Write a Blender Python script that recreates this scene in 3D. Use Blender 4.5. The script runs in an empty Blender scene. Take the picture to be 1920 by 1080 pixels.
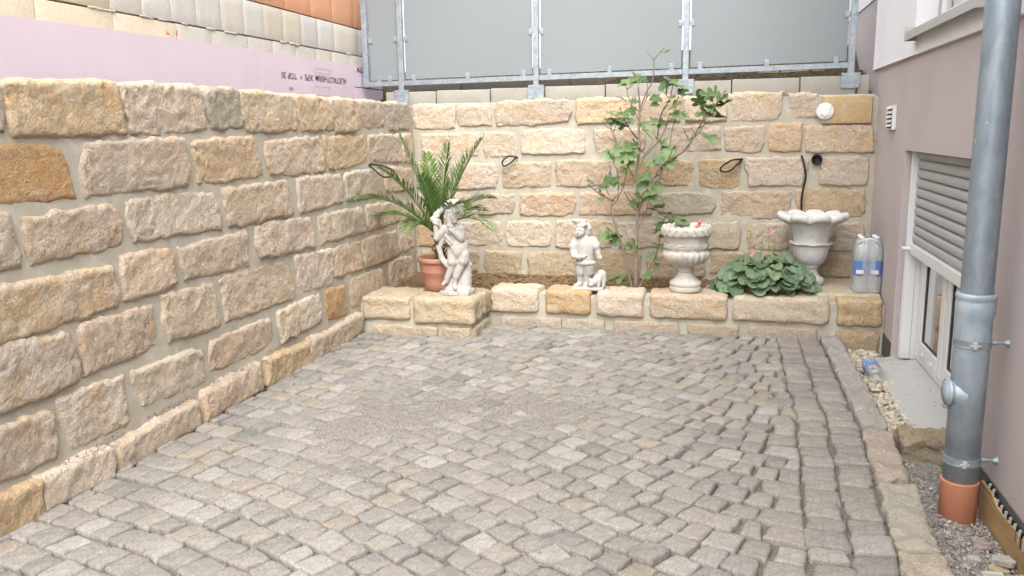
import bpy, bmesh, math, random
import numpy as np
from mathutils import Vector, Matrix, noise
R = math.radians
random.seed(7)
scene = bpy.context.scene
COL = scene.collection

# ------------------------------------------------------------------ camera
cam_d = bpy.data.cameras.new('camera')
cam_d.lens = 29.38; cam_d.sensor_width = 36.0; cam_d.clip_start = 0.05; cam_d.clip_end = 400
cam = bpy.data.objects.new('camera', cam_d); COL.objects.link(cam)
right = Vector((0.97, 0.243, -0.0143)); fwd = Vector((-0.2412, 0.9521, -0.1861))
right = (right - fwd * right.dot(fwd) / fwd.length_squared).normalized(); fwd.normalize()
up = right.cross(fwd)
m = Matrix((right, up, -fwd)).transposed().to_4x4(); m.translation = (0, 0, 1.35)
cam.matrix_world = m
scene.camera = cam

# ------------------------------------------------------------------ sky, sun, exposure (overcast)
SUN_EL, SUN_AZ = R(54), R(161)            # azimuth measured clockwise from +Y
world = bpy.data.worlds.new('World'); scene.world = world; world.use_nodes = True
wn = world.node_tree.nodes; wl = world.node_tree.links; wn.clear()
wo = wn.new('ShaderNodeOutputWorld'); bg = wn.new('ShaderNodeBackground'); sky = wn.new('ShaderNodeTexSky')
sky.sky_type = 'NISHITA'; sky.sun_disc = False; sky.sun_elevation = SUN_EL; sky.sun_rotation = SUN_AZ
sky.air_density = 1.0; sky.dust_density = 4.0; sky.ozone_density = 1.0
hs = wn.new('ShaderNodeHueSaturation'); hs.inputs['Saturation'].default_value = 0.12   # closed cloud cover
wl.new(sky.outputs[0], hs.inputs['Color']); wl.new(hs.outputs[0], bg.inputs[0]); bg.inputs[1].default_value = 0.15
wl.new(bg.outputs[0], wo.inputs[0])
sun_d = bpy.data.lights.new('sun', 'SUN'); sun_d.energy = 0.5; sun_d.angle = R(100); sun_d.color = (1.0, 0.98, 0.945)
sun = bpy.data.objects.new('sun', sun_d); COL.objects.link(sun)
sd = Vector((math.sin(SUN_AZ) * math.cos(SUN_EL), math.cos(SUN_AZ) * math.cos(SUN_EL), math.sin(SUN_EL)))
sun.rotation_euler = sd.to_track_quat('Z', 'Y').to_euler()
vs = scene.view_settings
vs.view_transform = 'Standard'; vs.look = 'None'; vs.gamma = 1; vs.use_curve_mapping = False; vs.exposure = 2.08
scene.cycles.max_bounces = 7; scene.cycles.diffuse_bounces = 4; scene.cycles.adaptive_threshold = 0.03; scene.cycles.transparent_max_bounces = 24

# ------------------------------------------------------------------ materials
def S(r, g, b):                            # sRGB 0-255 -> linear
    f = lambda c: (c / 255 / 12.92) if c <= 10 else ((c / 255 + .055) / 1.055) ** 2.4
    return (.82 * f(r), .82 * f(g), .82 * f(b))

class Mat:
    def __init__(s, name, rough=.8, metal=0., spec=.3):
        s.m = bpy.data.materials.new(name); s.m.use_nodes = True
        s.t = s.m.node_tree; s.n = s.t.nodes; s.p = s.n['Principled BSDF']
        s.p.inputs['Roughness'].default_value = rough; s.p.inputs['Metallic'].default_value = metal
        s.p.inputs['Specular IOR Level'].default_value = spec
        s.tc = None
    def link(s, a, b): s.t.links.new(a, b)
    def co(s, kind='Object', rnd=True, scale=(1, 1, 1)):
        tc = s.n.new('ShaderNodeTexCoord'); mp = s.n.new('ShaderNodeMapping'); mp.inputs['Scale'].default_value = scale
        s.link(tc.outputs[kind], mp.inputs['Vector'])
        if rnd:
            oi = s.n.new('ShaderNodeObjectInfo'); mu = s.n.new('ShaderNodeMath'); mu.operation = 'MULTIPLY'; mu.inputs[1].default_value = 37.0
            s.link(oi.outputs['Random'], mu.inputs[0]); s.link(mu.outputs[0], mp.inputs['Location'])
        return mp.outputs[0]
    def noise(s, co, scale, detail=4, rough=.55, dist=0):
        n = s.n.new('ShaderNodeTexNoise'); n.inputs['Scale'].default_value = scale; n.inputs['Detail'].default_value = detail
        n.inputs['Roughness'].default_value = rough; n.inputs['Distortion'].default_value = dist
        s.link(co, n.inputs['Vector']); return n.outputs['Fac']
    def voro(s, co, scale, feat='F1', out='Distance'):
        n = s.n.new('ShaderNodeTexVoronoi'); n.feature = feat; n.inputs['Scale'].default_value = scale
        s.link(co, n.inputs['Vector']); return n.outputs[out]
    def ramp(s, fac, a, b, ca=(0, 0, 0), cb=(1, 1, 1)):
        r = s.n.new('ShaderNodeValToRGB'); e = r.color_ramp.elements
        e[0].position = a; e[1].position = b; e[0].color = (*ca, 1); e[1].color = (*cb, 1)
        s.link(fac, r.inputs[0]); return r.outputs[0]
    def mix(s, fac, a, b, mode='MIX'):
        n = s.n.new('ShaderNodeMix'); n.data_type = 'RGBA'; n.blend_type = mode
        for v, sock in ((fac, n.inputs[0]), (a, n.inputs[6]), (b, n.inputs[7])):
            if isinstance(v, (int, float)): sock.default_value = v
            elif isinstance(v, tuple): sock.default_value = (*v, 1)
            else: s.link(v, sock)
        return n.outputs[2]
    def math(s, op, a, b):
        n = s.n.new('ShaderNodeMath'); n.operation = op
        for i, v in enumerate((a, b)):
            if isinstance(v, (int, float)): n.inputs[i].default_value = v
            else: s.link(v, n.inputs[i])
        return n.outputs[0]
    def attr(s, name='tint'):
        n = s.n.new('ShaderNodeAttribute'); n.attribute_name = name; return n
    def base(s, c):
        if isinstance(c, tuple): s.p.inputs['Base Color'].default_value = (*c, 1)
        else: s.link(c, s.p.inputs['Base Color'])
        return s
    def bump(s, h, strength=.5, dist=.01):
        b = s.n.new('ShaderNodeBump'); b.inputs['Strength'].default_value = strength; b.inputs['Distance'].default_value = dist
        s.link(h, b.inputs['Height']); s.link(b.outputs[0], s.p.inputs['Normal']); return s

M = {}
def plain(name, col, rough=.6, metal=0, var=.12, vs=8., bump=.15, bs=120., spec=.3, scale=(1, 1, 1)):
    k = Mat(name, rough, metal, spec); c = k.co(scale=scale)
    n = k.noise(c, vs, 5); a = tuple(x * (1 - var) for x in col); b = tuple(min(1, x * (1 + var)) for x in col)
    k.base(k.ramp(n, .3, .7, a, b))
    if bump: k.bump(k.noise(c, bs, 3), bump, .003)
    M[name] = k.m; return k

# rough sandstone, tint per block, ochre staining by tint alpha
def sandstone(name, bscale=1.0, bstr=.9, chisel=True):
    k = Mat(name, .92, 0, .15); c = k.co(); a = k.attr()
    patch = k.noise(c, 8.5, 6, .62, .8)
    thr = k.math('ADD', patch, k.math('MULTIPLY', a.outputs['Alpha'], .42))
    och = k.mix(1.0, a.outputs['Color'], (.98, .88, .74), 'MULTIPLY')
    c1 = k.mix(k.ramp(thr, .56, .72), a.outputs['Color'], och)
    pale = k.ramp(k.noise(c, 13, 6, .65), .50, .72)
    c2 = k.mix(k.math('MULTIPLY', pale, .38), c1, S(214, 205, 192))
    grime = k.ramp(k.noise(c, 8, 7, .7), .60, .80)
    c3 = k.mix(k.math('MULTIPLY', grime, .15), c2, S(120, 104, 84))
    sp = k.noise(c, 100, 4, .75)
    c4 = k.mix(1.0, c3, k.ramp(sp, .25, .75, (.66, .65, .63), (1.16, 1.16, 1.15)), 'MULTIPLY')
    pit = k.ramp(k.noise(c, 60, 4, .7), .28, .38, (.50, .45, .40), (1, 1, 1))
    c5 = k.mix(.6, c4, pit, 'MULTIPLY')
    cr = k.math('ABSOLUTE', k.math('SUBTRACT', k.noise(c, 24, 7, .62, 1.4), .5), 0)
    cr2 = k.math('ABSOLUTE', k.math('SUBTRACT', k.noise(c, 62, 5, .6, 1.0), .5), 0)
    c5 = k.mix(.34 if chisel else .1, c5, k.ramp(cr, .0, .035, (.60, .53, .45), (1, 1, 1)), 'MULTIPLY')
    k.base(k.mix(.30 if chisel else .1, c5, k.ramp(cr2, .0, .05, (.66, .60, .53), (1.04, 1.04, 1.04)), 'MULTIPLY'))
    h = k.math('ADD', k.math('MULTIPLY', k.noise(c, 26 * bscale, 8, .68, .8), 1.2), k.math('MULTIPLY', k.noise(c, 95 * bscale, 5, .7), .55))
    k.bump(h, bstr, .019); M[name] = k.m
sandstone('sandstone'); sandstone('sandstone_sawn', 2.5, .12, False)

def mortar():
    k = Mat('mortar', .95, 0, .1); c = k.co(rnd=False)
    b = k.ramp(k.noise(c, 3.5, 6, .6), .3, .72, S(172, 164, 148), S(190, 183, 168))
    b = k.mix(k.ramp(k.noise(c, 14, 5), .52, .8), b, S(198, 191, 179))
    k.base(b)
    k.bump(k.math('ADD', k.noise(c, 30, 5), k.math('MULTIPLY', k.noise(c, 220, 3), .35)), .35, .008); M['mortar'] = k.m
mortar()

def cobble():
    k = Mat('cobble', .88, 0, .2); c = k.co(rnd=False); a = k.attr()
    sp = k.noise(c, 130, 4, .8)
    c1 = k.mix(1.0, a.outputs['Color'], k.ramp(sp, .3, .7, (.62, .61, .60), (1.22, 1.22, 1.22)), 'MULTIPLY')
    c1 = k.mix(.8, c1, k.ramp(k.noise(c, 75, 5, .75), .62, .72, (1, 1, 1), (1.45, 1.44, 1.42)), 'MULTIPLY')
    c1 = k.mix(.8, c1, k.ramp(k.noise(c, 58, 5, .75), .28, .37, (.55, .53, .51), (1, 1, 1)), 'MULTIPLY')
    c1 = k.mix(1.0, c1, k.ramp(k.noise(c, 32, 6, .7), .3, .7, (.82, .81, .80), (1.12, 1.12, 1.12)), 'MULTIPLY')
    dust = k.ramp(k.noise(c, 9, 6, .65), .45, .72)
    c2 = k.mix(k.math('MULTIPLY', dust, .42), c1, S(152, 145, 135))
    k.base(c2)
    k.bump(k.math('ADD', k.noise(c, 45, 6, .65), k.math('MULTIPLY', k.noise(c, 190, 3), .4)), .65, .007); M['cobble'] = k.m
cobble()

def granular(name, ca, cb, cc, s1=180., bump=.8):
    k = Mat(name, .95, 0, .1); c = k.co(rnd=False)
    v = k.voro(c, s1, 'F1', 'Color')
    sep = k.n.new('ShaderNodeSeparateColor'); k.link(v, sep.inputs[0])
    b = k.ramp(sep.outputs[0], .1, .9, ca, cb)
    b = k.mix(k.ramp(k.noise(c, 5, 5), .45, .75), b, cc)
    k.base(b); k.bump(k.math('ADD', k.noise(c, s1 * .6, 4, .7), k.voro(c, s1)), bump, .006); M[name] = k.m
granular('joint_sand', S(104, 98, 89), S(144, 136, 126), S(124, 116, 106))
granular('soil', S(92, 74, 56), S(140, 116, 90), S(118, 96, 72), 90.)
granular('dark_soil', S(62, 54, 44), S(104, 92, 76), S(80, 70, 57), 60.)
granular('gravel_bed', S(128, 122, 114), S(178, 170, 160), S(150, 143, 134), 140.)
granular('pot_soil', S(50, 40, 32), S(78, 64, 52), S(60, 50, 40), 150.)

def tinted(name, rough=.85, sp=160., lo=.8, hi=1.15, b=.4, spec=.25):
    k = Mat(name, rough, 0, spec); c = k.co(); a = k.attr()
    k.base(k.mix(1.0, a.outputs['Color'], k.ramp(k.noise(c, sp, 4, .7), .3, .7, (lo,) * 3, (hi,) * 3), 'MULTIPLY'))
    k.bump(k.noise(c, sp * .5, 4), b, .003); M[name] = k.m; return k
tinted('grain'); tinted('pebble', .6, 90, .85, 1.1, .15)

def granite():
    k = Mat('granite', .9, 0, .2); c = k.co(); a = k.attr()
    sp = k.noise(c, 110, 4, .8)
    c1 = k.mix(1.0, a.outputs['Color'], k.ramp(sp, .32, .68, (.52, .51, .50), (1.32, 1.32, 1.32)), 'MULTIPLY')
    c2 = k.mix(k.math('MULTIPLY', k.ramp(k.noise(c, 7, 6, .65), .45, .75), .6), c1, S(176, 163, 146))
    k.base(c2); k.bump(k.math('ADD', k.noise(c, 40, 6, .7), k.math('MULTIPLY', k.noise(c, 150, 3), .5)), .8, .010); M['granite'] = k.m
granite()

def steel():
    k = Mat('galvanised', .42, .55, .5); c = k.co()
    v = k.voro(c, 55, 'F1', 'Color'); sep = k.n.new('ShaderNodeSeparateColor'); k.link(v, sep.inputs[0])
    b = k.ramp(sep.outputs[0], .1, .9, S(146, 155, 162), S(164, 173, 180))
    k.base(k.mix(k.ramp(k.noise(c, 18, 4), .5, .8), b, S(176, 182, 187)))
    k.link(k.ramp(k.noise(c, 40, 3), .3, .7, (.35,) * 3, (.6,) * 3), k.p.inputs['Roughness']); M['galvanised'] = k.m
    k = Mat('zinc', .5, .42, .4); c = k.co(rnd=False, scale=(1, 1, .45))
    b = k.ramp(k.noise(c, 11, 6, .65, 1.2), .3, .75, S(116, 127, 136), S(158, 167, 174))
    b = k.mix(k.ramp(k.noise(c, 60, 4), .66, .78), b, S(190, 196, 200))
    k.base(b); k.link(k.ramp(k.noise(c, 20, 5), .3, .7, (.42,) * 3, (.62,) * 3), k.p.inputs['Roughness'])
    k.bump(k.noise(c, 14, 3), .05, .004); M['zinc'] = k.m
    k = Mat('zinc_new', .5, .32, .4); c = k.co(rnd=False)
    b = k.ramp(k.noise(c, 9, 6, .65, .8), .28, .72, S(146, 162, 176), S(190, 200, 208))
    k.base(b); k.bump(k.noise(c, 14, 3), .05, .004); M['zinc_new'] = k.m
steel()

def render_wall(name, col, grain=260, st=.35):
    k = Mat(name, .93, 0, .12); c = k.co(rnd=False)
    a = tuple(x * .94 for x in col); b = tuple(min(1, x * 1.05) for x in col)
    k.base(k.ramp(k.noise(c, 1.6, 5), .3, .7, a, b)); gr_ = k.ramp(k.noise(c, grain * .55, 3, .7), .3, .7, (.90,) * 3, (1.06,) * 3); k.base(k.mix(1.0, k.ramp(k.noise(c, 1.6, 5), .3, .7, a, b), gr_, 'MULTIPLY')); k.bump(k.noise(c, grain, 3, .6), st, .004); M[name] = k.m
render_wall('mauve_render', S(196, 184, 183), 300, .3)
render_wall('white_render', S(240, 237, 241), 170, .7)
render_wall('grey_seal', S(100, 100, 94), 120, .4)

def panel_mat():
    k = Mat('fence_panel', .35, 0, .4); c = k.co(rnd=False)
    k.base(k.ramp(k.noise(c, .8, 2), .3, .7, S(130, 136, 138), S(135, 141, 143))); M['fence_panel'] = k.m
panel_mat()

def xps():
    k = Mat('pink_foam', .8, 0, .2); c = k.co(rnd=False)
    b = k.ramp(k.noise(c, 2.2, 4), .3, .7, S(206, 189, 199), S(213, 196, 206))
    sc = k.ramp(k.noise(c, 26, 6, .75, 2.0), .68, .74)
    k.base(k.mix(k.math('MULTIPLY', sc, .35), b, S(170, 152, 160))); k.bump(k.noise(c, 40, 4), .08, .004); M['pink_foam'] = k.m
xps()
tinted('brick', .92, 70, .86, 1.08, .5, .12)
def ribbed():
    k = Mat('orange_brick', .9, 0, .15); c = k.co(); a = k.attr()
    w = k.n.new('ShaderNodeTexWave'); w.bands_direction = 'Y'; w.inputs['Scale'].default_value = 18; w.inputs['Distortion'].default_value = .4
    k.link(c, w.inputs['Vector'])
    k.base(k.mix(1.0, a.outputs['Color'], k.ramp(w.outputs['Fac'], 0, 1, (.86,) * 3, (1.06,) * 3), 'MULTIPLY')); k.bump(w.outputs['Fac'], .5, .006); M['orange_brick'] = k.m
ribbed()
plain('concrete', S(158, 154, 145), .9, var=.10, vs=6, bump=.4, bs=90, spec=.15)
plain('concrete_dark', S(150, 142, 130), .9, var=.14, vs=5, bump=.4, bs=80, spec=.15)
plain('white_plastic', S(228, 228, 228), .35, var=.02, bump=0, spec=.5)
plain('slat_grey', S(172, 173, 173), .5, var=.02, bump=0, spec=.4)
plain('sill_grey', S(184, 182, 178), .5, var=.05, vs=3, bump=.03, spec=.4)
plain('alu_grey', S(176, 178, 178), .45, var=.04, bump=0, spec=.4)
plain('gasket_grey', S(84, 84, 82), .6, var=.1, bump=0)
plain('rubber', S(26, 25, 24), .6, var=.1, bump=0)
plain('cable', S(36, 32, 29), .5, var=.15, bump=0)
plain('terracotta', S(182, 130, 108), .6, var=.08, vs=5, bump=.1)
plain('orange_pipe', S(190, 128, 100), .5, var=.07, vs=9, bump=.1)
plain('ink', S(174, 158, 168), .9, var=.05, bump=0)
plain('curtain', S(226, 230, 224), .9, var=.05, bump=0)
plain('room', S(120, 118, 112), .9, var=.05, bump=0)
plain('red_paint', S(200, 118, 108), .6, var=.12, vs=60, bump=.2)
plain('label_blue', S(92, 128, 184), .45, var=.12, vs=20, bump=0, spec=.4)
plain('label_white', S(220, 224, 230), .45, var=.05, bump=0, spec=.4)
plain('label_red', S(190, 60, 70), .45, var=.1, bump=0)
plain('fibre_board', S(168, 138, 98), .95, var=.22, vs=14, bump=.7, bs=60, scale=(1, .25, 3))
plain('bark', S(138, 126, 112), .9, var=.2, vs=40, bump=.6, bs=70)
plain('bark_dark', S(96, 80, 66), .9, var=.25, vs=40, bump=.6, bs=70)
plain('pink_petal', S(226, 158, 184), .6, var=.1, bump=0)
plain('seed_stem', S(150, 150, 88), .7, var=.2, vs=50, bump=0)

def marble(name, lo, hi, dirt, amt):
    k = Mat(name, .75, 0, .25); c = k.co()
    b = k.ramp(k.noise(c, 9, 6, .65), .3, .7, lo, hi)
    g = k.ramp(k.noise(c, 22, 7, .72, .8), .52, .74)
    b = k.mix(k.math('MULTIPLY', g, amt), b, dirt)
    k.base(b); k.bump(k.noise(c, 90, 5), .25, .003); M[name] = k.m
marble('white_cast', S(178, 172, 163), S(198, 193, 185), S(112, 103, 92), .55)
marble('urn_cast', S(180, 172, 160), S(204, 198, 188), S(136, 124, 108), .55)
marble('grey_cast', S(178, 173, 165), S(200, 196, 189), S(112, 104, 94), .65)
marble('urn_white', S(200, 197, 192), S(216, 214, 210), S(150, 143, 134), .5)
marble('base_cast', S(150, 144, 134), S(214, 210, 202), S(70, 66, 58), .75)

def leaf(name, ca, cb, rough=.5, trans=.25, back=None):
    k = Mat(name, rough, 0, .35); c = k.co()
    oi = k.n.new('ShaderNodeObjectInfo')
    b = k.mix(oi.outputs['Random'], ca, cb)
    b = k.mix(1.0, b, k.ramp(k.noise(c, 25, 4), .3, .7, (.85,) * 3, (1.15,) * 3), 'MULTIPLY')
    k.base(b)
    t = k.n.new('ShaderNodeBsdfTranslucent'); k.link(b, t.inputs[0]); mx = k.n.new('ShaderNodeMixShader'); mx.inputs[0].default_value = trans
    k.link(k.p.outputs[0], mx.inputs[1]); k.link(t.outputs[0], mx.inputs[2]); k.link(mx.outputs[0], k.n['Material Output'].inputs[0])
    M[name] = k.m
leaf('fig_leaf', S(84, 112, 66), S(132, 154, 102), .5, .3)
leaf('palm_leaf', S(82, 110, 52), S(120, 148, 78), .4, .2)
leaf('herb_leaf', S(90, 112, 84), S(132, 152, 118), .55, .2)

def clear(name, tint, gl=.12, rough=.06, diff=.0):
    m_ = bpy.data.materials.new(name); m_.use_nodes = True; t = m_.node_tree; t.nodes.clear()
    o = t.nodes.new('ShaderNodeOutputMaterial'); tr = t.nodes.new('ShaderNodeBsdfTransparent'); tr.inputs[0].default_value = (*tint, 1)
    g = t.nodes.new('ShaderNodeBsdfGlossy'); g.inputs['Roughness'].default_value = rough
    lw = t.nodes.new('ShaderNodeLayerWeight'); lw.inputs[0].default_value = .35
    mth = t.nodes.new('ShaderNodeMath'); mth.operation = 'MULTIPLY_ADD'; mth.inputs[1].default_value = .7; mth.inputs[2].default_value = gl
    t.links.new(lw.outputs['Facing'], mth.inputs[0])
    mx = t.nodes.new('ShaderNodeMixShader'); t.links.new(mth.outputs[0], mx.inputs[0]); t.links.new(tr.outputs[0], mx.inputs[1]); t.links.new(g.outputs[0], mx.inputs[2])
    out = mx.outputs[0]
    if diff:
        d = t.nodes.new('ShaderNodeBsdfDiffuse'); d.inputs[0].default_value = (.8, .82, .84, 1); m2 = t.nodes.new('ShaderNodeMixShader'); m2.inputs[0].default_value = diff
        t.links.new(out, m2.inputs[1]); t.links.new(d.outputs[0], m2.inputs[2]); out = m2.outputs[0]
    t.links.new(out, o.inputs[0]); M[name] = m_
clear('window_glass', (.84, .88, .87), .36)
clear('bottle_plastic', (.95, .97, .97), .04, .12, .14)
clear('wrap_film', (.97, .97, .98), .06, .25, .27)

# ------------------------------------------------------------------ object helpers
POS = {}                                   # world position of each parent
def raw(name, verts, faces, mat, parent=None, origin=None, smooth=False, tint=None, fix=False):
    """one mesh object; verts in world coordinates, origin moved to `origin`"""
    me = bpy.data.meshes.new(name)
    V = np.asarray(verts, dtype=float).reshape(-1, 3)
    if origin is None: origin = POS[parent] if parent in POS else V.mean(0)
    origin = np.asarray(origin, float)
    me.from_pydata((V - origin).tolist(), [], faces if isinstance(faces, list) else faces.tolist())
    if fix:
        b = bmesh.new(); b.from_mesh(me); bmesh.ops.recalc_face_normals(b, faces=b.faces); b.to_mesh(me); b.free()
    if smooth: me.polygons.foreach_set('use_smooth', [True] * len(me.polygons))
    if tint is not None:
        at = me.color_attributes.new('tint', 'FLOAT_COLOR', 'POINT')
        T = np.asarray(tint, dtype=float)
        if T.ndim == 1: T = np.tile(T, (len(me.vertices), 1))
        if T.shape[1] == 3: T = np.hstack([T, np.zeros((len(T), 1))])
        at.data.foreach_set('color', T.ravel())
    me.materials.append(M[mat] if isinstance(mat, str) else mat)
    o = bpy.data.objects.new(name, me); COL.objects.link(o)
    if parent is not None:
        o.parent = parent; o.location = Vector(origin - np.asarray(POS.get(parent, (0, 0, 0))))
    else: o.location = Vector(origin)
    POS[o] = tuple(origin)
    return o
def tag(o, label, cat, group=None):
    o['label'] = label; o['category'] = cat
    if group: o['group'] = group
    return o
def struct(o): o['kind'] = 'structure'; return o
def stuff(o): o['kind'] = 'stuff'; return o
def thing(name, label, cat, loc, group=None):
    o = bpy.data.objects.new(name, None); COL.objects.link(o); o.location = loc; o.empty_display_size = .1
    POS[o] = tuple(loc); return tag(o, label, cat, group)

class MB:                                  # collects shapes into one mesh
    def __init__(s): s.v = []; s.f = []; s.t = []
    def add(s, v, f, t=None):
        n = len(s.v); s.v += [tuple(p) for p in v]; s.f += [tuple(i + n for i in q) for q in f]
        if t is not None: s.t += [tuple(t)] * len(v)
        return s
    def box(s, a, b, t=None):
        (x0, y0, z0), (x1, y1, z1) = a, b
        v = [(x0, y0, z0), (x1, y0, z0), (x1, y1, z0), (x0, y1, z0), (x0, y0, z1), (x1, y0, z1), (x1, y1, z1), (x0, y1, z1)]
        return s.add(v, [(0, 3, 2, 1), (4, 5, 6, 7), (0, 1, 5, 4), (1, 2, 6, 5), (2, 3, 7, 6), (3, 0, 4, 7)], t)
    def bbox(s, a, b, r=.004, t=None):     # bevelled box
        v, f = rbox((np.array(a) + b) / 2, np.abs(np.array(b) - a), r); return s.add(v, f, t)
    def tube(s, pts, rad, n=8, cap=True, t=None):
        P = [Vector(p) for p in pts]; k = len(P); rs = [rad] * k if isinstance(rad, (int, float)) else list(rad)
        v = []; f = []; up_ = None
        for i in range(k):
            d = (P[min(i + 1, k - 1)] - P[max(i - 1, 0)]).normalized()
            if up_ is None: up_ = d.orthogonal().normalized()
            up_ = (up_ - d * up_.dot(d)); up_ = up_.normalized() if up_.length > 1e-6 else d.orthogonal().normalized()
            w = d.cross(up_)
            for j in range(n):
                a = 2 * math.pi * j / n; v.append(P[i] + (up_ * math.cos(a) + w * math.sin(a)) * rs[i])
        for i in range(k - 1):
            for j in range(n): f.append((i * n + j, i * n + (j + 1) % n, (i + 1) * n + (j + 1) % n, (i + 1) * n + j))
        if cap: f += [tuple(range(n))[::-1], tuple((k - 1) * n + j for j in range(n))]
        return s.add(v, f, t)
    def lathe(s, prof, c, n=32, mod=None, t=None):
        v = []; f = []; k = len(prof)
        for i, (r, z) in enumerate(prof):
            for j in range(n):
                a = 2 * math.pi * j / n; rr, dz = (r, 0) if mod is None else mod(r, z, a, i)
                v.append((c[0] + rr * math.cos(a), c[1] + rr * math.sin(a), c[2] + z + dz))
        for i in range(k - 1):
            for j in range(n): f.append((i * n + j, i * n + (j + 1) % n, (i + 1) * n + (j + 1) % n, (i + 1) * n + j))
        if prof[0][0] > 1e-4: f.append(tuple(range(n))[::-1])
        if prof[-1][0] > 1e-4: f.append(tuple((k - 1) * n + j for j in range(n)))
        return s.add(v, f, t)
    def build(s, name, mat, parent=None, origin=None, smooth=False, fix=False, tint=None):
        return raw(name, s.v, s.f, mat, parent, origin, smooth, s.t if s.t else tint, fix)

def rbox(c, d, r=.01, n=(1, 1, 1), amp=0., freq=8., seed=0., taper=0.):
    """box with rounded edges, optional subdivision and rough relief"""
    c = np.asarray(c, float); h = np.asarray(d, float) / 2; r = min(r, *(h * .98))
    ax = []
    for i in range(3):
        inner = np.linspace(-(h[i] - r), h[i] - r, n[i] + 1)
        ax.append(np.concatenate([[-h[i], -h[i] + r * .3], inner, [h[i] - r * .3, h[i]]]) if r > .006 else np.concatenate([[-h[i]], inner, [h[i]]]))
    idx = {}; V = []; F = []
    def vid(i, j, k):
        key = (i, j, k)
        if key not in idx:
            q = np.array([ax[0][i], ax[1][j], ax[2][k]]); inn = np.clip(q, -(h - r), h - r); dv = q - inn; L = np.linalg.norm(dv)
            if L > 1e-9: q = inn + dv / L * r if np.count_nonzero(np.abs(dv) > 1e-9) > 1 else q
            idx[key] = len(V); V.append(q)
        return idx[key]
    N = [len(a) - 1 for a in ax]
    for a0 in range(3):
        a1, a2 = (a0 + 1) % 3, (a0 + 2) % 3
        for side in (0, N[a0]):
            for i in range(N[a1]):
                for j in range(N[a2]):
                    q = []
                    for (di, dj) in ((0, 0), (1, 0), (1, 1), (0, 1)):
                        ijk = [0, 0, 0]; ijk[a0] = side; ijk[a1] = i + di; ijk[a2] = j + dj; q.append(vid(*ijk))
                    F.append(tuple(q) if side else tuple(q[::-1]))
    V = np.array(V)
    if amp:
        W = []
        for q in V:
            p = Vector(q * freq) + Vector((seed * 3.1, seed * 7.7, seed * 1.3))
            nv = noise.noise_vector(p) * .6 + noise.noise_vector(p * 2.7) * .4
            W.append(q + np.array(nv) * amp)
        V = np.array(W)
    return V + c, F
def block(name, c, d, mat, parent=None, r=.012, n=(4, 3, 3), amp=.008, freq=9., tint=None, smooth=True):
    v, f = rbox(c, d, r, n, amp, freq, random.random() * 50)
    return raw(name, v, f, mat, parent, c, smooth, tint)
def arr(*a): return np.array(a, float)
def jit(c, a=.08, h=.03):
    k = 1 + random.uniform(-a, a); return tuple(max(0, x * k * (1 + random.uniform(-h, h))) for x in c)
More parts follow.
